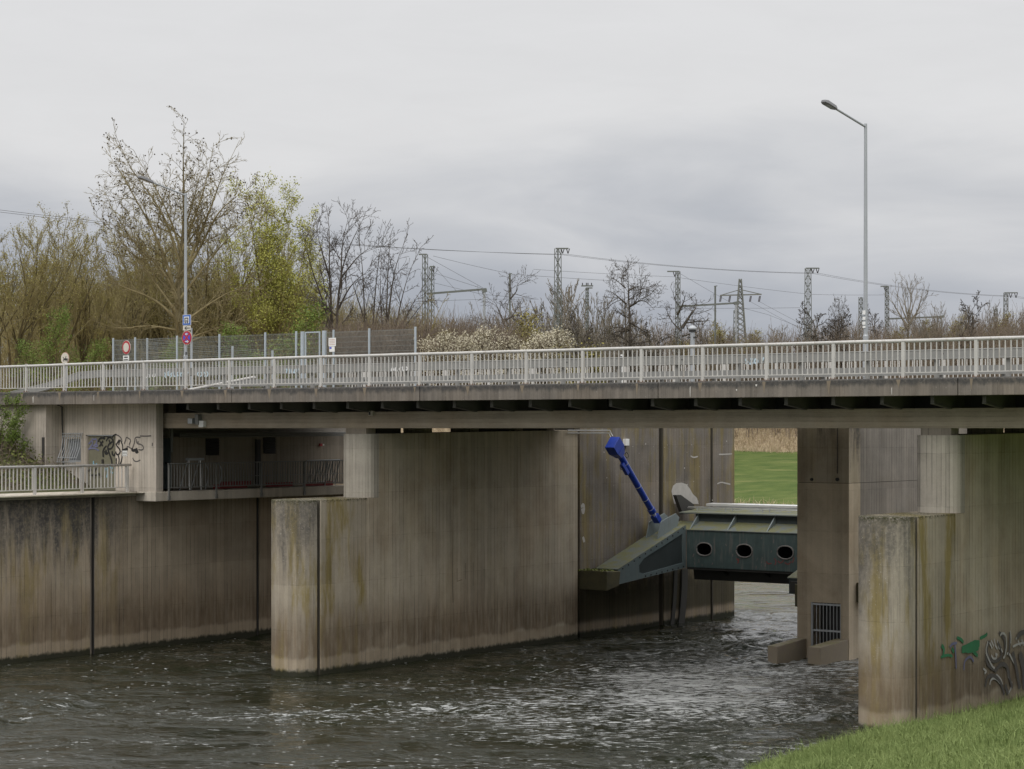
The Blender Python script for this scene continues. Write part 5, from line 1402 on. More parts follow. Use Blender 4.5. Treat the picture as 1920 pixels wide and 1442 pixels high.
# wires
WZ = {}
def wire(label, pts, sag=0.0, r=0.02, grp='overhead wires'):
    P = []
    for i in range(len(pts) - 1):
        a, b = W(pts[i][0], pts[i][1], Z=pts[i][2]), W(pts[i + 1][0], pts[i + 1][1], Z=pts[i + 1][2])
        for j in range(13):
            q = j / 12; p = a.lerp(b, q); p.z -= sag * 4 * q * (1 - q) * (a - b).length / 60; P.append(p)
    o = MB().tube(P, r, 3, cap=False).build('overhead_wire', M['cable']); tag(o, label, 'wire', grp)
wire('upper overhead wire running the whole width past the centre and right masts', [(-40, 389, 180), (1055, 478, 235), (1524, 513, 265), (1895, 556, 312), (2000, 566, 330)], 0.55)
wire('second overhead wire running close beside the uppermost one', [(-40, 393, 181), (1065, 477, 236), (1533, 512, 266), (1905, 555, 313), (2000, 566, 331)], 0.6)
wire('thin wire from the pale left mast to the thin pole in the bare tree', [(812, 480, 241), (960, 514, 256), (1180, 528, 262)], 0.2, 0.022)
wire('stay wire from the pale left mast to the left cross beam post', [(801, 482, 240), (906, 540, 243)], 0.05, 0.022)
wire('steep stay wire from the mast top to the middle of the left cross beam', [(812, 497, 250), (858, 548, 244)], 0.0, 0.022)
wire('contact wire crossing the left beam from mast to post', [(815, 512, 250), (905, 541, 243)], 0.1, 0.022)
wire('low wire running left of the left cross beam post', [(812, 530, 245), (905, 552, 243), (1000, 560, 250)], 0.1, 0.02)
wire('thin wire far behind from the central mast to the alder mast', [(1000, 505, 262), (1262, 519, 268), (1520, 552, 290), (1660, 553, 300)], 0.2, 0.02)
wire('stay wire falling right from the alder mast', [(1275, 513, 268), (1335, 548, 275), (1378, 572, 280)], 0.05, 0.022)
wire('contact wire leaving the right cross beam to the right', [(1384, 575, 280), (1440, 590, 290), (1512, 618, 300)], 0.1, 0.022)
wire('line leaving the pylon arm to the lower right, nearer one', [(1425, 566, 520), (1512, 612, 480)], 0.1, 0.04)
wire('line leaving the pylon arm to the lower right, farther one', [(1408, 566, 520), (1512, 622, 480)], 0.1, 0.04)
wire('level contact wire between the alders at mid height', [(1210, 576, 262), (1300, 578, 268), (1500, 577, 285)], 0.1, 0.022)
wire('low contact wire below the left cross beam', [(815, 564, 245), (912, 561, 243), (1010, 561, 250)], 0.05, 0.02)

# ================================================================== VEGETATION
def prisms(P0, P1, R0, R1, sides):
    """independent tapered prisms for arrays of segments -> verts, quads"""
    n = len(P0); T = P1 - P0; L = np.linalg.norm(T, axis=1, keepdims=True); T = T / np.maximum(L, 1e-6)
    up = np.where(np.abs(T[:, 2:3]) > 0.9, np.array([[1.0, 0, 0]]), np.array([[0, 0, 1.0]]))
    A = np.cross(T, up); A /= np.maximum(np.linalg.norm(A, axis=1, keepdims=True), 1e-6); B = np.cross(T, A)
    q = 2 * np.pi * np.arange(sides) / sides
    off = A[:, None, :] * np.cos(q)[None, :, None] + B[:, None, :] * np.sin(q)[None, :, None]
    V = np.concatenate([P0[:, None, :] + off * R0[:, None, None], P1[:, None, :] + off * R1[:, None, None]], 1).reshape(-1, 3)
    b = (np.arange(n) * 2 * sides)[:, None]; j = np.arange(sides)[None, :]; j2 = (j + 1) % sides
    F = np.stack([b + j, b + j2, b + sides + j2, b + sides + j], -1).reshape(-1, 4)
    return V, F


def seg_mesh(name, segs, sides_by):
    Vs, Fs, o = [], [], 0
    for sd_, S in sides_by:
        if not len(S): continue
        S = np.asarray(S, float)
        V, F = prisms(S[:, 0:3], S[:, 3:6], S[:, 6], S[:, 7], sd_); Vs.append(V); Fs.append(F + o); o += len(V)
    me = bpy.data.meshes.new(name); fill(me, np.concatenate(Vs), np.concatenate(Fs), 4); return me


def quads_mesh(name, C, size, rng, flat=0.0, asp=0.6):
    n = len(C); a = rng.normal(size=(n, 3)); a /= np.linalg.norm(a, axis=1, keepdims=True)
    b = rng.normal(size=(n, 3)); b -= a * (a * b).sum(1, keepdims=True); b /= np.linalg.norm(b, axis=1, keepdims=True)
    s = (size * rng.uniform(0.6, 1.3, n))[:, None]
    V = np.stack([C - a * s, C + b * s * asp, C + a * s, C - b * s * asp], 1).reshape(-1, 3)
    F = np.arange(4 * n).reshape(-1, 4)
    me = bpy.data.meshes.new(name); fill(me, V, F, 4); return me


def grow(seed, H, r0, cfg):
    """returns segments by level and twig end points. cfg: start, nmain, ang, ratio[], kids[], gnarl, up, levels, lean, multi"""
    R = random.Random(seed); lev = [[] for _ in range(cfg['levels'] + 1)]; ends = []
    def rv(): return Vector((R.gauss(0, 1), R.gauss(0, 1), R.gauss(0, 1)))
    def br(p, d, L, r, l):
        ns = [12, 7, 5, 4, 3, 2][l]; kids = cfg['kids'][l] if l < cfg['levels'] else 0
        step = L / ns; gn = cfg['gnarl'] * (0.45 if l == 0 else 1.0); tw = cfg['twig']
        for i in range(ns):
            q = (i + 1) / ns
            d = (d + rv() * gn * 0.55 + Vector((0, 0, 1)) * cfg['up'] * (0.4 if l else 0.2)).normalized()
            p2 = p + d * step; r2 = max(tw * 0.6, r * (1 - 0.16 * (7 / ns)) if l else r0 * (1 - q * 0.86))
            lev[l].append((*p, *p2, r, r2))
            if l < cfg['levels'] and q > (cfg['start'] if l == 0 else 0.22):
                kn = int(kids / ns / (1 - (cfg['start'] if l == 0 else 0.22)) + R.random())
                for _ in range(kn):
                    ax = d.cross(rv()).normalized(); an = cfg['ang'] * R.uniform(0.65, 1.25) * (1.0 if l else (1.15 - 0.5 * q))
                    nd = (d * math.cos(an) + ax * math.sin(an)).normalized()
                    env = cfg.get('env', lambda q: 1.0 - 0.55 * q)(q) if l == 0 else 1.0 - 0.5 * q
                    br(p2, nd, L * cfg['ratio'][l] * env * R.uniform(0.7, 1.15), max(tw, min(r2 * 0.72, r2 * cfg.get('rr', 0.6) + 0.0)), l + 1)
            p, r = p2, r2
        if l >= cfg['levels'] - 1: ends.append(tuple(p))
    for (off, dr, sc) in cfg.get('stems', [((0, 0, 0), (0, 0, 1), 1.0)]):
        br(Vector(off), Vector(dr).normalized(), H * sc * cfg.get('trunk', 0.82), r0 * (0.6 + 0.4 * sc), 0)
    return lev, np.array(ends)


def tree_proto(kind, seed, H, r0, cfg, bark, twig, leaf=None, seeds=False):
    lev, ends = grow(seed, H, r0, cfg)
    tr = seg_mesh(kind + '_trunk', None, [(8, lev[0]), (6, lev[1])])
    cr = seg_mesh(kind + '_crown', None, [(4, lev[2])] + [(3, sum(lev[3:], []))])
    tr.materials.append(M[bark]); cr.materials.append(M[twig])
    d = dict(H=max(ends[:, 2]) if len(ends) else H, trunk=tr, crown=cr, leaf=None, seed=None)
    rng = np.random.default_rng(seed)
    if leaf:
        mat, per, size, spread = leaf
        C = np.repeat(ends, per, 0) + rng.normal(size=(len(ends) * per, 3)) * spread
        lm = quads_mesh(kind + '_leaves', C, size, rng); lm.materials.append(M[mat]); d['leaf'] = lm
    if seeds:
        sel = ends[rng.random(len(ends)) < 0.22]; m = MB()
        for e in sel:
            o = rng.normal(size=3) * 0.06
            m.disc((e[0] + o[0], e[1] + o[1], e[2] + o[2] - 0.05), (0, -1, 0), 0.05, 0.09, 6)
        sm_ = m.mesh(kind + '_seeds'); sm_.materials.append(M['seed']); d['seed'] = sm_
    return d


def plant_tree(name, label, proto, px, Z, topy, rot=None, cat='tree', group=None, sx=1.0, basez=None):
    top = W(px, topy, Z=Z); z0 = (gz(top) if basez is None else basez) - 0.15
    s = (top.z - z0) / proto['H']
    t = thing(name, label, cat, (top.x, top.y, z0), group)
    t.scale = (s * sx, s * sx, s); t.rotation_euler = (0, 0, random.uniform(0, 6.28) if rot is None else rot)
    def add(nm, me, par):
        o = bpy.data.objects.new(nm, me); COL.objects.link(o); o.parent = par; return o
    add('trunk', proto['trunk'], t); c = add('crown', proto['crown'], t)
    if proto['leaf']: stuff(add('leaves', proto['leaf'], c))
    if proto['seed']: stuff(add('seed_balls', proto['seed'], c))
    return t


P = {}
P['plane'] = tree_proto('plane', 5, 16, 0.36, dict(levels=4, start=0.30, kids=[15, 9, 6, 4.5], ratio=[0.58, 0.44, 0.46, 0.48], ang=0.78, gnarl=0.30, up=0.22, twig=0.011, rr=0.62, trunk=0.86, env=lambda q: 1.15 - 0.62 * q), 'bark_plane', 'twig_olive', None, True)
P['plane2'] = tree_proto('maple', 23, 12, 0.24, dict(levels=4, start=0.16, kids=[17, 9, 6, 5], ratio=[1.0, 0.42, 0.44, 0.46], ang=0.55, gnarl=0.24, up=0.16, twig=0.011, rr=0.66, trunk=0.5, env=lambda q: 1.0), 'bark_olive', 'twig_olive', ('leaf_olive', 1, 0.036, 0.10))
P['olive'] = tree_proto('thicket_tree', 31, 11, 0.20, dict(levels=4, start=0.10, kids=[9, 9, 6, 4.5], ratio=[1.0, 0.42, 0.44, 0.46], ang=0.5, gnarl=0.24, up=0.18, twig=0.012, rr=0.66, trunk=0.5, env=lambda q: 1.0, stems=[((0, 0, 0), (0.05, 0, 1), 1.0), ((0.3, 0.2, 0), (0.25, 0.1, 1), 0.85), ((-0.3, 0, 0), (-0.25, -0.1, 1), 0.8)]), 'bark_olive', 'twig_olive', ('leaf_olive', 1, 0.036, 0.12))
P['lime'] = tree_proto('lime', 47, 12, 0.20, dict(levels=4, start=0.12, kids=[14, 8, 5, 3.5], ratio=[0.52, 0.46, 0.46, 0.48], ang=0.60, gnarl=0.22, up=0.24, twig=0.011, rr=0.6), 'bark_olive', 'twig_olive', ('leaf_lime', 6, 0.075, 0.20))
P['bare'] = tree_proto('bare', 53, 12, 0.20, dict(levels=4, start=0.16, kids=[13, 8, 5, 4], ratio=[0.56, 0.46, 0.45, 0.48], ang=0.60, gnarl=0.22, up=0.20, twig=0.0105, rr=0.64, stems=[((0, 0, 0), (0.03, 0, 1), 1.0), ((0.35, 0.1, 0), (0.22, 0.1, 1), 0.9)]), 'bark_dark', 'twig_dark')
P['bare2'] = tree_proto('bare_spread', 59, 11, 0.16, dict(levels=4, start=0.10, kids=[12, 8, 5, 4], ratio=[0.60, 0.44, 0.45, 0.48], ang=0.52, gnarl=0.20, up=0.16, twig=0.0105, rr=0.64, stems=[((0, 0, 0), (0.1, 0, 1), 1.0), ((0.5, 0.1, 0), (0.42, 0.1, 1), 0.9), ((-0.3, 0.1, 0), (-0.1, 0, 1), 0.95)]), 'bark_dark', 'twig_dark')
P['alder'] = tree_proto('alder', 61, 16, 0.30, dict(levels=4, start=0.22, kids=[20, 9, 5, 4], ratio=[0.40, 0.46, 0.46, 0.5], ang=1.05, gnarl=0.26, up=0.10, twig=0.019, rr=0.6, trunk=0.96, env=lambda q: 1.25 - 0.75 * q, stems=[((0, 0, 0), (-0.02, 0, 1), 1.0), ((0.7, 0.1, 0), (0.03, 0, 1), 0.95)]), 'bark_dark', 'twig_dark')
P['poplar'] = tree_proto('poplar', 67, 14, 0.16, dict(levels=4, start=0.10, kids=[12, 8, 5, 3.5], ratio=[0.85, 0.42, 0.45, 0.5], ang=0.42, gnarl=0.14, up=0.14, twig=0.027, rr=0.55, trunk=0.6, env=lambda q: 1.0, stems=[((0, 0, 0), (0, 0, 1), 1.0), ((0.1, 0.05, 0), (0.30, 0.1, 1), 0.92), ((-0.1, 0.05, 0), (-0.32, 0, 1), 0.95)]), 'twig_grey', 'twig_grey')
P['round'] = tree_proto('round', 71, 12, 0.26, dict(levels=4, start=0.14, kids=[22, 9, 5, 3.5], ratio=[0.62, 0.42, 0.44, 0.5], ang=0.62, gnarl=0.14, up=0.12, twig=0.020, rr=0.6, trunk=0.8, env=lambda q: 1.05 - 0.45 * q), 'bark_olive', 'twig_grey')
P['scrag'] = tree_proto('scrag', 73, 9, 0.14, dict(levels=4, start=0.25, kids=[11, 6, 4, 3.5], ratio=[0.38, 0.5, 0.5, 0.5], ang=0.85, gnarl=0.34, up=0.12, twig=0.020, rr=0.62), 'bark_dark', 'twig_dark')
P['fresh'] = tree_proto('fresh', 83, 6, 0.10, dict(levels=3, start=0.05, kids=[16, 8, 5], ratio=[0.45, 0.5, 0.5], ang=0.85, gnarl=0.24, up=0.05, twig=0.012, rr=0.6), 'bark_olive', 'twig_olive', ('leaf_green', 3, 0.06, 0.22))
P['willow'] = tree_proto('willow', 89, 7, 0.12, dict(levels=4, start=0.04, kids=[14, 8, 5, 4], ratio=[0.8, 0.45, 0.48, 0.5], ang=0.6, gnarl=0.18, up=0.12, trunk=0.6, twig=0.02, rr=0.6, stems=[((0, 0, 0), (0.1, 0, 1), 1.0), ((0.05, 0.05, 0), (0.45, 0.1, 1), 0.9), ((-0.05, 0.05, 0), (-0.45, 0, 1), 0.9)]), 'twig_olive', 'twig_olive', ('leaf_olive', 1, 0.04, 0.15))
P['hawth'] = tree_proto('blossom', 97, 4, 0.07, dict(levels=3, start=0.04, kids=[14, 8, 6], ratio=[0.62, 0.55, 0.5], ang=0.75, gnarl=0.28, up=0.10, twig=0.012, rr=0.6, stems=[((0, 0, 0), (0.1, 0, 1), 1.0), ((0.4, 0.1, 0), (0.5, 0.1, 1), 0.9), ((-0.4, 0.1, 0), (-0.5, 0, 1), 0.9)]), 'bark_dark', 'twig_brown', ('blossom', 3, 0.042, 0.12))

def hero(name, label, Z, stems, cfg, bark, twig, leaf=None, seeds=False, group=None, basez=None, cat='tree', seed=1):
    """a tree whose main limbs follow measured lines; side branches and twigs grow on them"""
    R = random.Random(seed); k = Z / FPX
    bx, by = stems[0][1][0]
    b = W(bx, by, Z=Z); z0 = (gz(b) if basez is None else basez) - 0.15
    lev = [[], [], [], [], []]; ends = []
    rv = lambda: Vector((R.gauss(0, 1), R.gauss(0, 1), R.gauss(0, 1)))
    tw = cfg['twig']
    def br(p, d, L, r, l):
        ns = max(2, min(7, int(L / cfg['seg'][l]) + 1)); step = L / ns
        for i in range(ns):
            q = (i + 1) / ns
            d = (d + rv() * cfg['gnarl'] * 0.5 + Vector((0, 0, 1)) * cfg['up']).normalized()
            p2 = p + d * step; r2 = max(tw * 0.7, r * (1 - 0.75 / ns))
            lev[min(l, 4)].append((*p, *p2, r, r2))
            if l < 4:
                kn = int(cfg['k'][l] + R.random())
                for _ in range(kn):
                    an = cfg['ang'] * R.uniform(0.6, 1.3); ax = d.cross(rv()).normalized()
                    br(p2, (d * math.cos(an) + ax * math.sin(an)).normalized(), L * cfg['ratio'] * (1.05 - 0.5 * q) * R.uniform(0.6, 1.2), max(tw, r2 * 0.62), l + 1)
            p, r = p2, r2
        if l >= 3: ends.append(tuple(p))
    for (r0, pts) in stems:
        dy = R.uniform(-1, 1) * 2.2 if r0 < stems[0][0] else 0.0
        q = chaikin(pts, 2); n = len(q)
        P3 = [Vector(((a_ - bx) * k, dy * (i / n) ** 1.3, EYE + (HOR - c_) * k - z0)) for i, (a_, c_) in enumerate(q)]
        if pts is stems[0][1]: P3[0].z = min(P3[0].z, 0.0)
        tot = sum((P3[i + 1] - P3[i]).length for i in range(n - 1)); acc = 0
        for i in range(n - 1):
            p, p2 = P3[i], P3[i + 1]; sl = (p2 - p).length
            ra, rb = max(tw, r0 * (1 - 0.95 * acc / tot) ** 1.25), max(tw, r0 * (1 - 0.95 * (acc + sl) / tot) ** 1.25)
            m_ = max(1, int(sl / (cfg['seg'][1] * 1.2))); c0 = p
            for j in range(m_):
                c1 = p.lerp(p2, (j + 1) / m_)
                if j < m_ - 1: c1 = c1 + rv() * 0.05 * sl / m_
                rr0, rr1 = ra + (rb - ra) * j / m_, ra + (rb - ra) * (j + 1) / m_
                lev[0 if r0 == stems[0][0] else 1].append((*c0, *c1, rr0, rr1))
                f = (acc + sl * (j + 1) / m_) / tot
                if f > cfg['start']:
                    t = (p2 - p).normalized(); kn = int(cfg['dens'] * sl / m_ + R.random())
                    for _ in range(kn):
                        an = cfg['ang0'] * R.uniform(0.6, 1.25); ax = t.cross(rv()).normalized()
                        br(c1, (t * math.cos(an) + ax * math.sin(an)).normalized(), cfg['cl'] * (1.0 - 0.62 * f) * R.uniform(0.35, 1.1), max(tw, rr1 * 0.5), 2)
                c0 = c1
            acc += sl
        ends.append(tuple(P3[-1]))
    ends = np.array(ends)
    t = thing(name, label, cat, (b.x, b.y, z0), group); t.rotation_euler = (0, 0, math.atan2(ST, CT))
    rng = np.random.default_rng(seed)
    def add(nm, me, par, mt):
        me.materials.append(M[mt]); o = bpy.data.objects.new(nm, me); COL.objects.link(o); o.parent = par; return o
    add('trunk', seg_mesh('trunk', None, [(8, lev[0])]), t, bark)
    c = add('crown', seg_mesh('crown', None, [(6, lev[1]), (4, lev[2]), (3, lev[3] + lev[4])]), t, twig)
    if leaf:
        mat, per, size, sprd = leaf
        C = np.repeat(ends, per, 0) + rng.normal(size=(len(ends) * per, 3)) * sprd
        stuff(add('leaves', quads_mesh('leaves', C, size, rng), c, mat))
    if seeds:
        hi = ends[ends[:, 2] > 8.5]; sel = hi[rng.random(len(hi)) < seeds]; m = MB()
        for e in sel:
            o = rng.normal(size=3) * 0.08; m.disc((e[0] + o[0], e[1] + o[1], e[2] + o[2] - 0.08), (0, -1, 0), 0.038, 0.07, 6)
        stuff(add('seed_balls', m.mesh('seed_balls'), c, 'seed'))
    return t


GL = 8.55
L_ = [
 ('tree', 'olive brown twiggy tree filling the space left of the big plane tree', 'plane2', 225, 118, 385, 0.3, 1.15),
 ('tree', 'brown twiggy tree standing right behind the plane tree trunk', 'plane2', 395, 122, 335, 2.1, 1.1),
 ('tree', 'tall brown twiggy tree rising left behind the plane tree crown', 'plane2', 285, 124, 345, 1.4, 1.05),
 ('tree', 'tall yellowish twiggy tree rising right behind the plane tree crown', 'plane2', 425, 127, 340, 5.4, 1.0),
 ('tree', 'yellowish twiggy tree behind the fresh yellow green tree', 'plane2', 520, 128, 395, 0.7, 1.05),
 ('tree', 'dense olive tree at the far left edge of the picture', 'olive', 18, 104, 384, 0.9, 1.0),
 ('tree', 'dense olive tree second from the left edge', 'olive', 92, 108, 374, 2.4, 1.0),
 ('tree', 'thin brown tree between the left olive trees and the plane tree', 'plane2', 160, 112, 405, 4.0, 0.75),
 ('tree', 'olive tree far back behind the left fence end', 'olive', 205, 135, 440, 5.0, 1.2),
 ('tree', 'brown twiggy tree between the plane tree and the yellow green tree', 'plane2', 448, 125, 390, 3.3, 0.9),
 ('poplar_tree', 'pale fan-shaped bare poplar behind the central lattice mast', 'poplar', 1022, 245, 518, 0.4, 0.95),
 ('poplar_tree', 'pale fan-shaped bare poplar around the slim flat-headed mast', 'poplar', 1098, 250, 520, 2.2, 1.15),
 ('bare_tree', 'thin bare sapling between the two alders', 'scrag', 1100, 222, 585, 2.6, 1.0),
 ('bare_tree', 'low crooked bare tree right of the tall alder trunk', 'scrag', 1225, 221, 605, 4.6, 1.2),
 ('bare_tree', 'slim conical bare tree left of the right street lamp', 'alder', 1570, 250, 549, 1.9, 0.55),
 ('bare_tree', 'crooked bare tree leaning beside the right lattice mast', 'scrag', 1538, 246, 565, 3.9, 1.2),
 ('bare_tree', 'twiggy bare tree just right of the round-crowned one', 'poplar', 1755, 258, 562, 1.0, 0.7),
 ('pine_like_tree', 'crooked dark tree with a small flat top near the right edge', 'scrag', 1820, 248, 546, 5.2, 1.1),
 ('bare_tree', 'bare tree beside the short mast near the right edge', 'poplar', 1868, 262, 562, 4.0, 0.7),
 ('bare_tree', 'dense brown bare tree at the far right edge', 'poplar', 1915, 258, 565, 5.0, 0.9),
 ('bare_tree', 'pale bare tree between the two poplars and the tall alder', 'poplar', 1140, 255, 548, 4.2, 0.8),
 ('bare_tree', 'brown bare tree just right of the blossoming bushes', 'poplar', 1060, 240, 560, 3.1, 1.0),
 ('bare_tree', 'small bare tree left of the right lattice mast', 'scrag', 1560, 252, 575, 0.7, 1.2),
 ('bare_tree', 'bare tree between the crooked dark tree and the right edge', 'poplar', 1842, 258, 575, 2.9, 0.9),
 ('bare_tree', 'bare tree just left of the crooked dark tree', 'poplar', 1785, 256, 570, 0.2, 0.9),
 ('poplar_tree', 'pale bare tree right behind the blossoming bushes', 'poplar', 985, 262, 566, 1.7, 0.9),
 ('poplar_tree', 'pale bare tree directly left of the tall alder', 'poplar', 1138, 268, 556, 5.7, 0.8),
 ('bare_tree', 'pale bare tree filling the gap between the two alders', 'poplar', 1228, 266, 588, 2.3, 1.1),
 ('bare_tree', 'low pale tree right of the gnarled alder', 'poplar', 1328, 268, 592, 3.9, 1.1),
 ('bare_tree', 'low pale tree right of the power pylon', 'poplar', 1448, 272, 606, 0.9, 1.2),
 ('bare_tree', 'pale tree low behind the foot of the right lattice mast', 'poplar', 1502, 275, 592, 4.9, 1.0),
 ('bare_tree', 'pale tree directly below the right end of the distant cross beam', 'poplar', 1730, 275, 578, 2.0, 0.9),
 ('bare_tree', 'faint small tree immediately left of the street lamp pole', 'poplar', 1600, 268, 585, 3.0, 0.7),
 ('bare_tree', 'slim bare tree between the lamp pole and the round tree', 'scrag', 1645, 262, 570, 3.7, 0.8),
]
HC = dict(twig=0.0115, seg=[0.6, 0.45, 0.36, 0.26, 0.24], gnarl=0.30, up=0.05, k=[1, 1, 1.6, 1.5], ang=0.75, ang0=0.85, ratio=0.52, dens=2.3, cl=3.4, start=0.18)
hero('plane_tree', 'big bare plane tree with dark seed balls behind the left street lamp', 112, [(0.27, [(337, 768), (336, 640), (333, 560), (340, 480), (346, 400), (343, 310), (345, 225)]),
     (0.12, [(334, 575), (318, 510), (285, 430), (255, 380), (220, 320), (186, 270)]), (0.10, [(336, 560), (300, 500), (262, 470), (225, 420), (192, 360)]), (0.12, [(338, 540), (362, 470), (395, 390), (415, 330), (430, 300), (448, 262)]),
     (0.11, [(338, 520), (375, 470), (410, 400), (450, 370), (482, 350)]), (0.08, [(342, 480), (325, 420), (300, 360), (270, 310), (262, 290)]), (0.07, [(343, 440), (360, 380), (372, 320), (388, 290)]), (0.09, [(333, 600), (290, 560), (235, 540), (190, 520), (165, 480)]),
     (0.09, [(340, 500), (310, 400), (250, 320), (228, 262)]), (0.09, [(342, 470), (385, 360), (405, 272)]), (0.09, [(338, 560), (420, 450), (470, 405), (505, 395)]), (0.08, [(334, 590), (270, 500), (215, 440), (178, 400)]),
     (0.08, [(335, 620), (280, 610), (225, 620), (175, 600)]), (0.09, [(338, 610), (390, 570), (440, 540), (490, 540)]), (0.07, [(338, 640), (400, 620), (460, 600)]), (0.06, [(335, 655), (280, 665), (235, 650)])],
     dict(HC, dens=2.7, cl=3.1, gnarl=0.34), 'bark_plane', 'twig_plane', None, 0.10, basez=GL, seed=3)
hero('lime_tree', 'tree in fresh yellow green leaf right of the big plane tree', 117, [(0.13, [(500, 768), (495, 600), (480, 480), (470, 400), (455, 360)]), (0.12, [(502, 740), (505, 600), (500, 470), (497, 390), (490, 345)]), (0.12, [(503, 740), (520, 600), (528, 480), (540, 410), (548, 370)]), (0.11, [(505, 740), (540, 620), (560, 520), (572, 450), (580, 410)]), (0.09, [(500, 740), (480, 620), (450, 540), (440, 470)]), (0.09, [(505, 740), (550, 650), (590, 580), (605, 540)])],
     dict(HC, dens=2.0, cl=2.8, ang0=0.7, up=0.12, start=0.3), 'bark_olive', 'twig_olive', ('leaf_lime', 7, 0.055, 0.17), basez=GL, seed=4)
hero('lime_tree', 'second yellow green tree, lower, right of the brighter one', 122, [(0.10, [(560, 768), (558, 620), (565, 520), (575, 440)]), (0.08, [(562, 740), (580, 620), (598, 540), (604, 500)]), (0.08, [(560, 740), (545, 620), (540, 520), (545, 460)]), (0.06, [(562, 700), (595, 640), (615, 600)])],
     dict(HC, dens=2.0, cl=2.3, ang0=0.7, up=0.12, start=0.3), 'bark_olive', 'twig_olive', ('leaf_lime', 5, 0.055, 0.16), basez=GL, seed=24)
hero('bare_tree', 'tall dark bare tree with two stems above the fence gate', 114, [(0.16, [(625, 768), (622, 600), (617, 500), (618, 430), (612, 385)]), (0.15, [(628, 740), (632, 600), (640, 520), (655, 470), (690, 405)]), (0.08, [(622, 620), (605, 560), (585, 500), (572, 430)]), (0.07, [(634, 580), (660, 530), (700, 505)]), (0.07, [(618, 520), (596, 450), (590, 410)]), (0.07, [(640, 540), (640, 460), (655, 400)]), (0.06, [(640, 520), (680, 470), (715, 460)])],
     dict(HC, dens=2.1, cl=2.8, start=0.25), 'bark_dark', 'twig_dark', basez=GL, seed=5)
hero('bare_tree', 'dark bare tree right of the two-stemmed one', 116, [(0.10, [(690, 768), (684, 600), (680, 500), (672, 440), (675, 415)]), (0.09, [(694, 740), (700, 600), (708, 510), (720, 440), (735, 415)]), (0.06, [(697, 640), (715, 560), (735, 500)]), (0.05, [(684, 600), (665, 540), (655, 500)])], dict(HC, dens=2.1, cl=2.3, start=0.25), 'bark_dark', 'twig_dark', basez=GL, seed=6)
hero('bare_tree', 'spreading dark bare tree left of the pale lattice mast', 114, [(0.11, [(722, 768), (724, 600), (728, 500), (732, 440), (738, 425)]), (0.09, [(725, 720), (745, 600), (765, 520), (790, 470)]), (0.08, [(726, 690), (760, 590), (800, 525)]), (0.07, [(726, 660), (770, 600), (805, 560)]), (0.07, [(722, 660), (712, 560), (715, 480)]), (0.07, [(727, 600), (740, 500), (765, 440)])], dict(HC, dens=2.1, cl=2.3, start=0.25), 'bark_dark', 'twig_dark', basez=GL, seed=7)
hero('bare_tree', 'small crooked bare tree at the right end of the mesh fence', 104, [(0.07, [(795, 768), (798, 640), (803, 560)]), (0.05, [(799, 650), (815, 600), (835, 560)]), (0.04, [(797, 690), (785, 650), (782, 610)])], dict(HC, dens=2.1, cl=1.6, start=0.2), 'bark_dark', 'twig_olive', basez=GL, seed=8)
FC = dict(HC, twig=0.022, seg=[1.2, 0.9, 0.8, 0.6, 0.5], dens=1.6, cl=6.0, ang0=1.15, ang=0.8, gnarl=0.34, up=0.03, start=0.12)
hero('alder_tree', 'tall dark alder with two straight trunks in the middle distance', 228, [(0.34, [(1175, 720), (1173, 600), (1170, 540), (1168, 508)]), (0.33, [(1183, 720), (1181, 600), (1178, 540), (1178, 496)]), (0.12, [(1178, 620), (1150, 622), (1132, 640)]), (0.13, [(1181, 575), (1205, 560), (1226, 582)]), (0.12, [(1181, 605), (1210, 622), (1232, 640)]), (0.12, [(1174, 570), (1150, 550), (1136, 545)]), (0.11, [(1178, 545), (1200, 535), (1212, 540)]), (0.1, [(1173, 540), (1155, 525), (1148, 520)])],
     dict(FC, dens=2.6, cl=4.2, k=[1, 1, 1.9, 1.8], twig=0.019), 'bark_dark', 'twig_dark', seed=9)
hero('alder_tree', 'gnarled alder with flat crown right of the tall alder', 230, [(0.28, [(1279, 720), (1279, 640), (1277, 605), (1268, 590), (1268, 565)]), (0.2, [(1279, 615), (1295, 590), (1308, 575), (1306, 555)]), (0.16, [(1270, 590), (1280, 570), (1285, 550)]), (0.12, [(1280, 630), (1300, 625), (1318, 635)]), (0.1, [(1276, 620), (1258, 600), (1250, 575)])], dict(FC, dens=2.6, cl=3.4, k=[1, 1, 1.9, 1.8], twig=0.019), 'bark_dark', 'twig_dark', seed=10)
hero('alder_tree', 'bare dark tree around the thin pole near centre left', 232, [(0.22, [(943, 720), (944, 640), (947, 590), (958, 550), (955, 520)]), (0.14, [(946, 610), (935, 580), (925, 560)]), (0.13, [(948, 600), (965, 590), (985, 590)]), (0.12, [(957, 560), (970, 545), (972, 530)]), (0.1, [(944, 640), (925, 620), (912, 600)])], dict(FC, dens=2.4, cl=4.5, ang0=0.95, k=[1, 1, 1.8, 1.7], twig=0.019), 'bark_dark', 'twig_dark', seed=12)
hero('round_tree', 'round-crowned bare tree right of the right street lamp', 254, [(0.26, [(1702, 720), (1703, 640), (1703, 590), (1702, 530)])] + [(0.13, [(1703, 620 - 4 * i), (1703 + dx * 0.5, 595 - 4 * i), (1703 + dx, ey)]) for i, (dx, ey) in enumerate(((-30, 575), (30, 572), (-32, 555), (33, 556), (-22, 540), (22, 540), (-10, 532), (11, 533)))],
     dict(FC, dens=1.5, cl=3.6, ang0=0.6, ang=0.55, gnarl=0.2, up=0.06, start=0.25), 'bark_olive', 'twig_grey', seed=13)
for (nm, lab, pr, px, Z, ty_, rot, sx) in L_:
    plant_tree(nm, lab, P[pr], px, Z, ty_, rot, sx=sx, basez=GL if px < 830 else None)
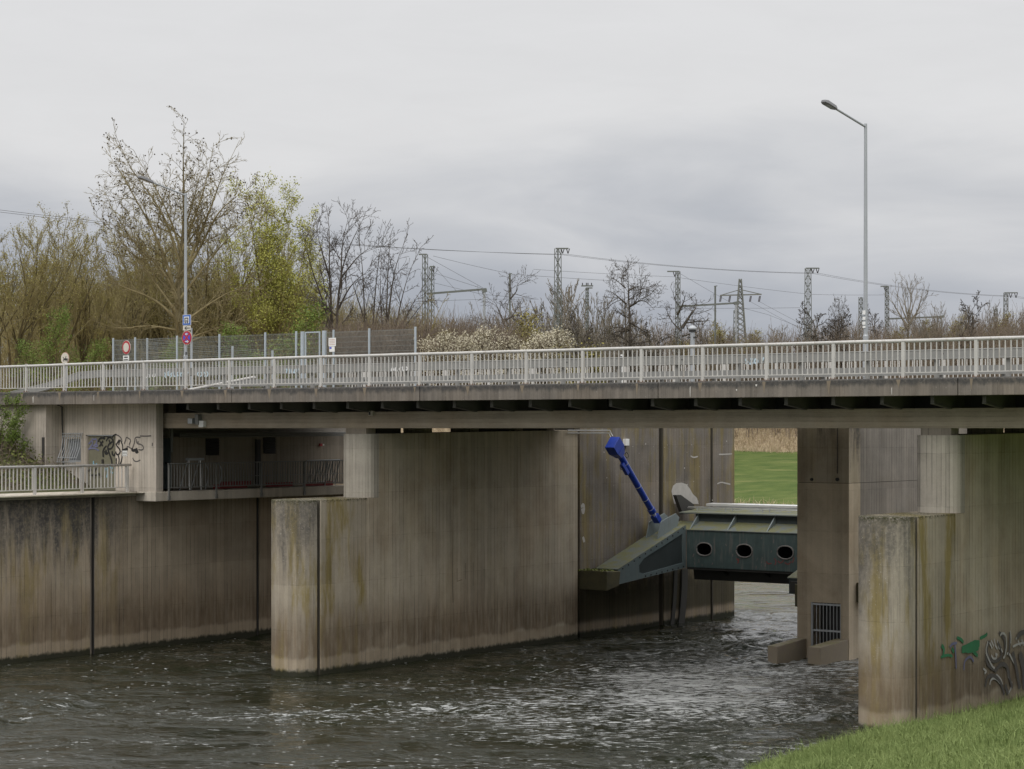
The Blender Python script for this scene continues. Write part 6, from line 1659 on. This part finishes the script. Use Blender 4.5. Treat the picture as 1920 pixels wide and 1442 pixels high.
for i, (px, Z, ty_, lab) in enumerate(((105, 96, 580, 'fresh green bush glowing low between the left trees'), (60, 92, 640, 'low green bush at the left behind the railing'), (170, 95, 640, 'low green bush left of the mesh fence'), (560, 104, 575, 'yellow green bush behind the fence left of the gate'), (455, 108, 610, 'green bush low behind the middle of the fence'), (310, 100, 640, 'low green bush behind the fence near the plane trunk'))):
    plant_tree('bush', lab, P['fresh'], px, Z, ty_, None, 'bush', 'green bushes behind the bridge', 1.15 if i else 0.8, GL)
for i, (px, Z, ty_, sx, lab) in enumerate(((850, 96, 624, 1.0, 'white blossoming bush left of the bare tree, half hidden by the railing'), (925, 99, 618, 1.1, 'white blossoming bush in the middle of the three'), (990, 101, 617, 1.15, 'white blossoming bush, rightmost of the three, rounded'))):
    plant_tree('blossom_bush', lab, P['hawth'], px, Z, ty_, None, 'bush', 'blossoming bushes beyond the bridge', sx, 8.3)
for i, (px, Z, ty_, lab) in enumerate(((1420, 292, 618, 'low twiggy shrub right of the power pylon'), (1350, 290, 604, 'low reddish shrub left of the power pylon'), (1740, 292, 600, 'yellowish willow shrub below the round tree'), (1800, 294, 592, 'yellowish willow shrub near the right edge'), (1880, 296, 588, 'yellowish willow shrub at the far right edge'), (1690, 290, 612, 'low willow shrub right of the lamp pole'), (1000, 226, 585, 'brown shrub between the blossoms and the central mast'))):
    plant_tree('willow_shrub', lab, P['willow'], px, Z, ty_, None, 'shrub', 'shrubs along the railway', 1.3)

# thicket of thin stems along the far embankment: a brown mass nobody could count
def thicket(name, label, n, pxr, Zr, topf, mat, r, seed, spread=0.12, kids=5, tw=1.0):
    rng = np.random.default_rng(seed)
    px = rng.uniform(pxr[0], pxr[1], n); Z = rng.uniform(Zr[0], Zr[1], n)
    a = (px - 960) / FPX
    X, Y = (CT * a - ST) * Z, (ST * a + CT) * Z
    dd_, ss_ = river_d(X, Y); kp = ((ss_ > 0) & (dd_ > 58)) | ((ss_ < 0) & (dd_ > 4)); px, Z, X, Y = px[kp], Z[kp], X[kp], Y[kp]; n = len(X)
    z0 = terrain(X, Y)
    ty_ = topf(px) + rng.normal(0, 7, n) + 45 * rng.random(n) ** 1.5
    zt = EYE + (HOR - ty_) / FPX * Z
    h = np.clip(zt - z0, 0.8, 16.0)
    P0 = np.stack([X, Y, z0 - 0.2], 1); S = []
    d = np.stack([rng.normal(0, spread, n), rng.normal(0, spread, n), np.ones(n)], 1)
    p = P0; R0 = np.full(n, r * 1.7)
    for i in range(4):
        d2 = d + rng.normal(0, 0.10, (n, 3)) * np.array([1, 1, 0.2]); q = p + d2 * (h / 4)[:, None]; R1 = np.full(n, r * (1.45 - 0.34 * i))
        S.append(np.concatenate([p, q, R0[:, None], R1[:, None]], 1))
        for _ in range(kids):
            if i == 0 and _ > 1: continue
            t = rng.random(n)[:, None] * (0.6 if i == 3 else 1.0); b = p + (q - p) * t
            dr = rng.normal(0, 0.55, (n, 3)) + np.array([0, 0, 0.75]); L = rng.uniform(0.25, 1.0, n)[:, None] * tw
            e = b + dr * L
            S.append(np.concatenate([b, e, np.full((n, 1), r * 0.8), np.full((n, 1), r * 0.5)], 1))
        p, R0 = q, R1
    me = seg_mesh(name, None, [(3, np.concatenate(S))]); me.materials.append(M[mat])
    o = bpy.data.objects.new(name, me); COL.objects.link(o); stuff(o); tag(o, label, 'thicket')
    return o


interp = lambda xs, ys: (lambda p: np.interp(p, xs, ys))
thicket('thicket', 'brown thicket of bare stems along the far railway embankment', 4800, (770, 2300), (225, 330), interp([770, 820, 900, 1000, 1100, 1200, 1300, 1400, 1480, 1520, 1600, 1700, 1800, 1920], [585, 580, 575, 580, 590, 600, 605, 612, 620, 615, 600, 600, 590, 580]), 'twig_brown', 0.024, 5, tw=1.8)
thicket('thicket', 'greyish undergrowth deep between the trees on the left bank', 2600, (-40, 800), (118, 150), interp([-40, 100, 300, 500, 650, 800], [520, 510, 500, 520, 560, 590]), 'twig_olive', 0.014, 6, 0.3)
thicket('thicket', 'pinkish brown hedge behind the blossoming bushes and fence', 1500, (620, 1120), (103, 112), interp([620, 780, 900, 1000, 1120], [600, 592, 596, 604, 625]), 'twig_brown', 0.012, 8, 0.25)

# shrub against the wing wall, left
sh = thing('shrub', 'thin thorny shrub with young green leaves against the wing wall at far left', 'shrub', (-57.4, 47.6, 6.4))
lev, ends = grow(101, 2.3, 0.03, dict(levels=3, start=0.05, kids=[10, 7, 4], ratio=[0.5, 0.45, 0.5], ang=0.6, gnarl=0.35, up=0.12, twig=0.006, rr=0.6, stems=[((0, 0, 0), (0.05, 0, 1), 1.0), ((-0.5, 0, 0), (-0.1, 0, 1), 1.0), ((0.3, 0, -0.1), (0.5, 0, 1), 0.7), ((-0.9, -0.2, 0), (-0.2, 0, 1), 0.9)]))
me = seg_mesh('stems', None, [(5, lev[0]), (4, lev[1]), (3, sum(lev[2:], []))]); me.materials.append(M['bark_olive'])
o = bpy.data.objects.new('stems', me); COL.objects.link(o); o.parent = sh
rng = np.random.default_rng(4)
C = np.repeat(ends, 3, 0) + rng.normal(size=(len(ends) * 3, 3)) * 0.07
me = quads_mesh('leaves', C, 0.03, rng); me.materials.append(M['leaf_green']); o = bpy.data.objects.new('leaves', me); COL.objects.link(o); o.parent = sh; stuff(o)
# ground cover on the slope
n = 5000; rng = np.random.default_rng(9)
X = rng.uniform(-62, -54.6, n); Y = rng.uniform(42, 48.2, n); z = 5.30 + np.clip(-54.3 - X, 0, 7.2) * 0.42
C = np.stack([X, Y, z + rng.random(n) ** 1.6 * 0.55], 1)
me = quads_mesh('ground_cover', C, 0.06, rng); me.materials.append(M['leaf_moss']); o = bpy.data.objects.new('ground_cover', me); COL.objects.link(o); tag(stuff(o), 'tangled mossy undergrowth on the slope at far left', 'undergrowth')
# brambles
n = 900; X = rng.uniform(-62, -54.8, n); Y = rng.uniform(43, 48.0, n); z = 5.30 + np.clip(-54.3 - X, 0, 7.2) * 0.42
P0_ = np.stack([X, Y, z], 1); P1_ = P0_ + np.stack([rng.normal(0, 0.25, n), rng.normal(0, 0.2, n), rng.uniform(0.1, 0.6, n)], 1); P2_ = P1_ + np.stack([rng.normal(0, 0.3, n), rng.normal(0, 0.2, n), rng.uniform(-0.2, 0.25, n)], 1)
S = np.concatenate([np.concatenate([P0_, P1_, np.full((n, 2), 0.009)], 1), np.concatenate([P1_, P2_, np.full((n, 2), 0.007)], 1)])
me = seg_mesh('brambles', None, [(3, S)]); me.materials.append(M['twig_brown']); o = bpy.data.objects.new('brambles', me); COL.objects.link(o); tag(stuff(o), 'brown bramble stems over the slope at far left', 'brambles')

# grass on the near bank
def blades(name, C, h, w, lean, rng, mat):
    n = len(C); az = rng.random(n) * 6.283; la = rng.normal(0, lean, n) ; da = rng.random(n) * 6.283
    side = np.stack([np.cos(az), np.sin(az), np.zeros(n)], 1) * (w / 2)[:, None]
    ln = np.stack([np.cos(da), np.sin(da), np.zeros(n)], 1) * (np.abs(la) * h)[:, None]
    mid = C + ln * 0.3 + np.array([0, 0, 1]) * (h * 0.58)[:, None]; tip = C + ln + np.array([0, 0, 1]) * (h * (1 - 0.3 * np.abs(la)))[:, None]
    V = np.stack([C - side, C + side, mid + side * 0.7, mid - side * 0.7, tip + side * 0.1, tip - side * 0.1], 1).reshape(-1, 3)
    b = (np.arange(n) * 6)[:, None]
    F = np.concatenate([b + np.array([[0, 1, 2, 3]]), b + np.array([[3, 2, 4, 5]])], 1).reshape(-1, 4)
    me = bpy.data.meshes.new(name); fill(me, V, F, 4); me.materials.append(M[mat])
    o = bpy.data.objects.new(name, me); COL.objects.link(o); return stuff(o)


rng = np.random.default_rng(21)
n = 360000
X = rng.uniform(-23.1, -8, n); Y = rng.uniform(24, 56, n)
Zc = -ST * X + CT * Y; Xc = CT * X + ST * Y; px = 960 + FPX * Xc / Zc; zb_ = bankz(X, Y); pyy = HOR + FPX * (EYE - zb_) / Zc
keep = (px > 1400) & (px < 2200) & (pyy < 1530)
keep &= ~((X < -22.4) & (Y > 45.9))
X, Y, zb_ = X[keep], Y[keep], zb_[keep]
clump = 0.5 + 0.5 * np.sin(X * 2.3 + np.sin(Y * 1.7) * 2) * np.sin(Y * 2.9 + X)
h = rng.uniform(0.12, 0.30, len(X)) * (0.7 + 0.6 * clump) + (rng.random(len(X)) < 0.06) * rng.uniform(0.1, 0.28, len(X))
C = np.stack([X, Y, zb_ - 0.02], 1)
g = blades('grass', C, h, rng.uniform(0.010, 0.020, len(X)), 0.65, rng, 'grass'); tag(g, 'lush green grass on the bank at the lower right', 'grass')
# dry reeds on the far slope and at the far water edge
n = 26000
Z = rng.uniform(150, 320, n); px = rng.uniform(1330, 1560, n); a_ = (px - 960) / FPX; X, Y = (CT * a_ - ST) * Z, (ST * a_ + CT) * Z
d, s = river_d(X, Y); keep = (s > 0) & (((d > 50) & (d < 80)) | ((d > 0.2) & (d < 3.0) & (rng.random(n) < 0.6)))
X, Y, d = X[keep], Y[keep], d[keep]
h = np.where(d < 4, rng.uniform(0.3, 1.1, len(X)), rng.uniform(0.4, 1.0, len(X)))
g = blades('dry_reeds', np.stack([X, Y, terrain(X, Y) - 0.05], 1), h, np.full(len(X), 0.06), 0.9, rng, 'drygrass'); tag(g, 'dry straw-coloured reeds on the far bank seen above the gate', 'reeds')
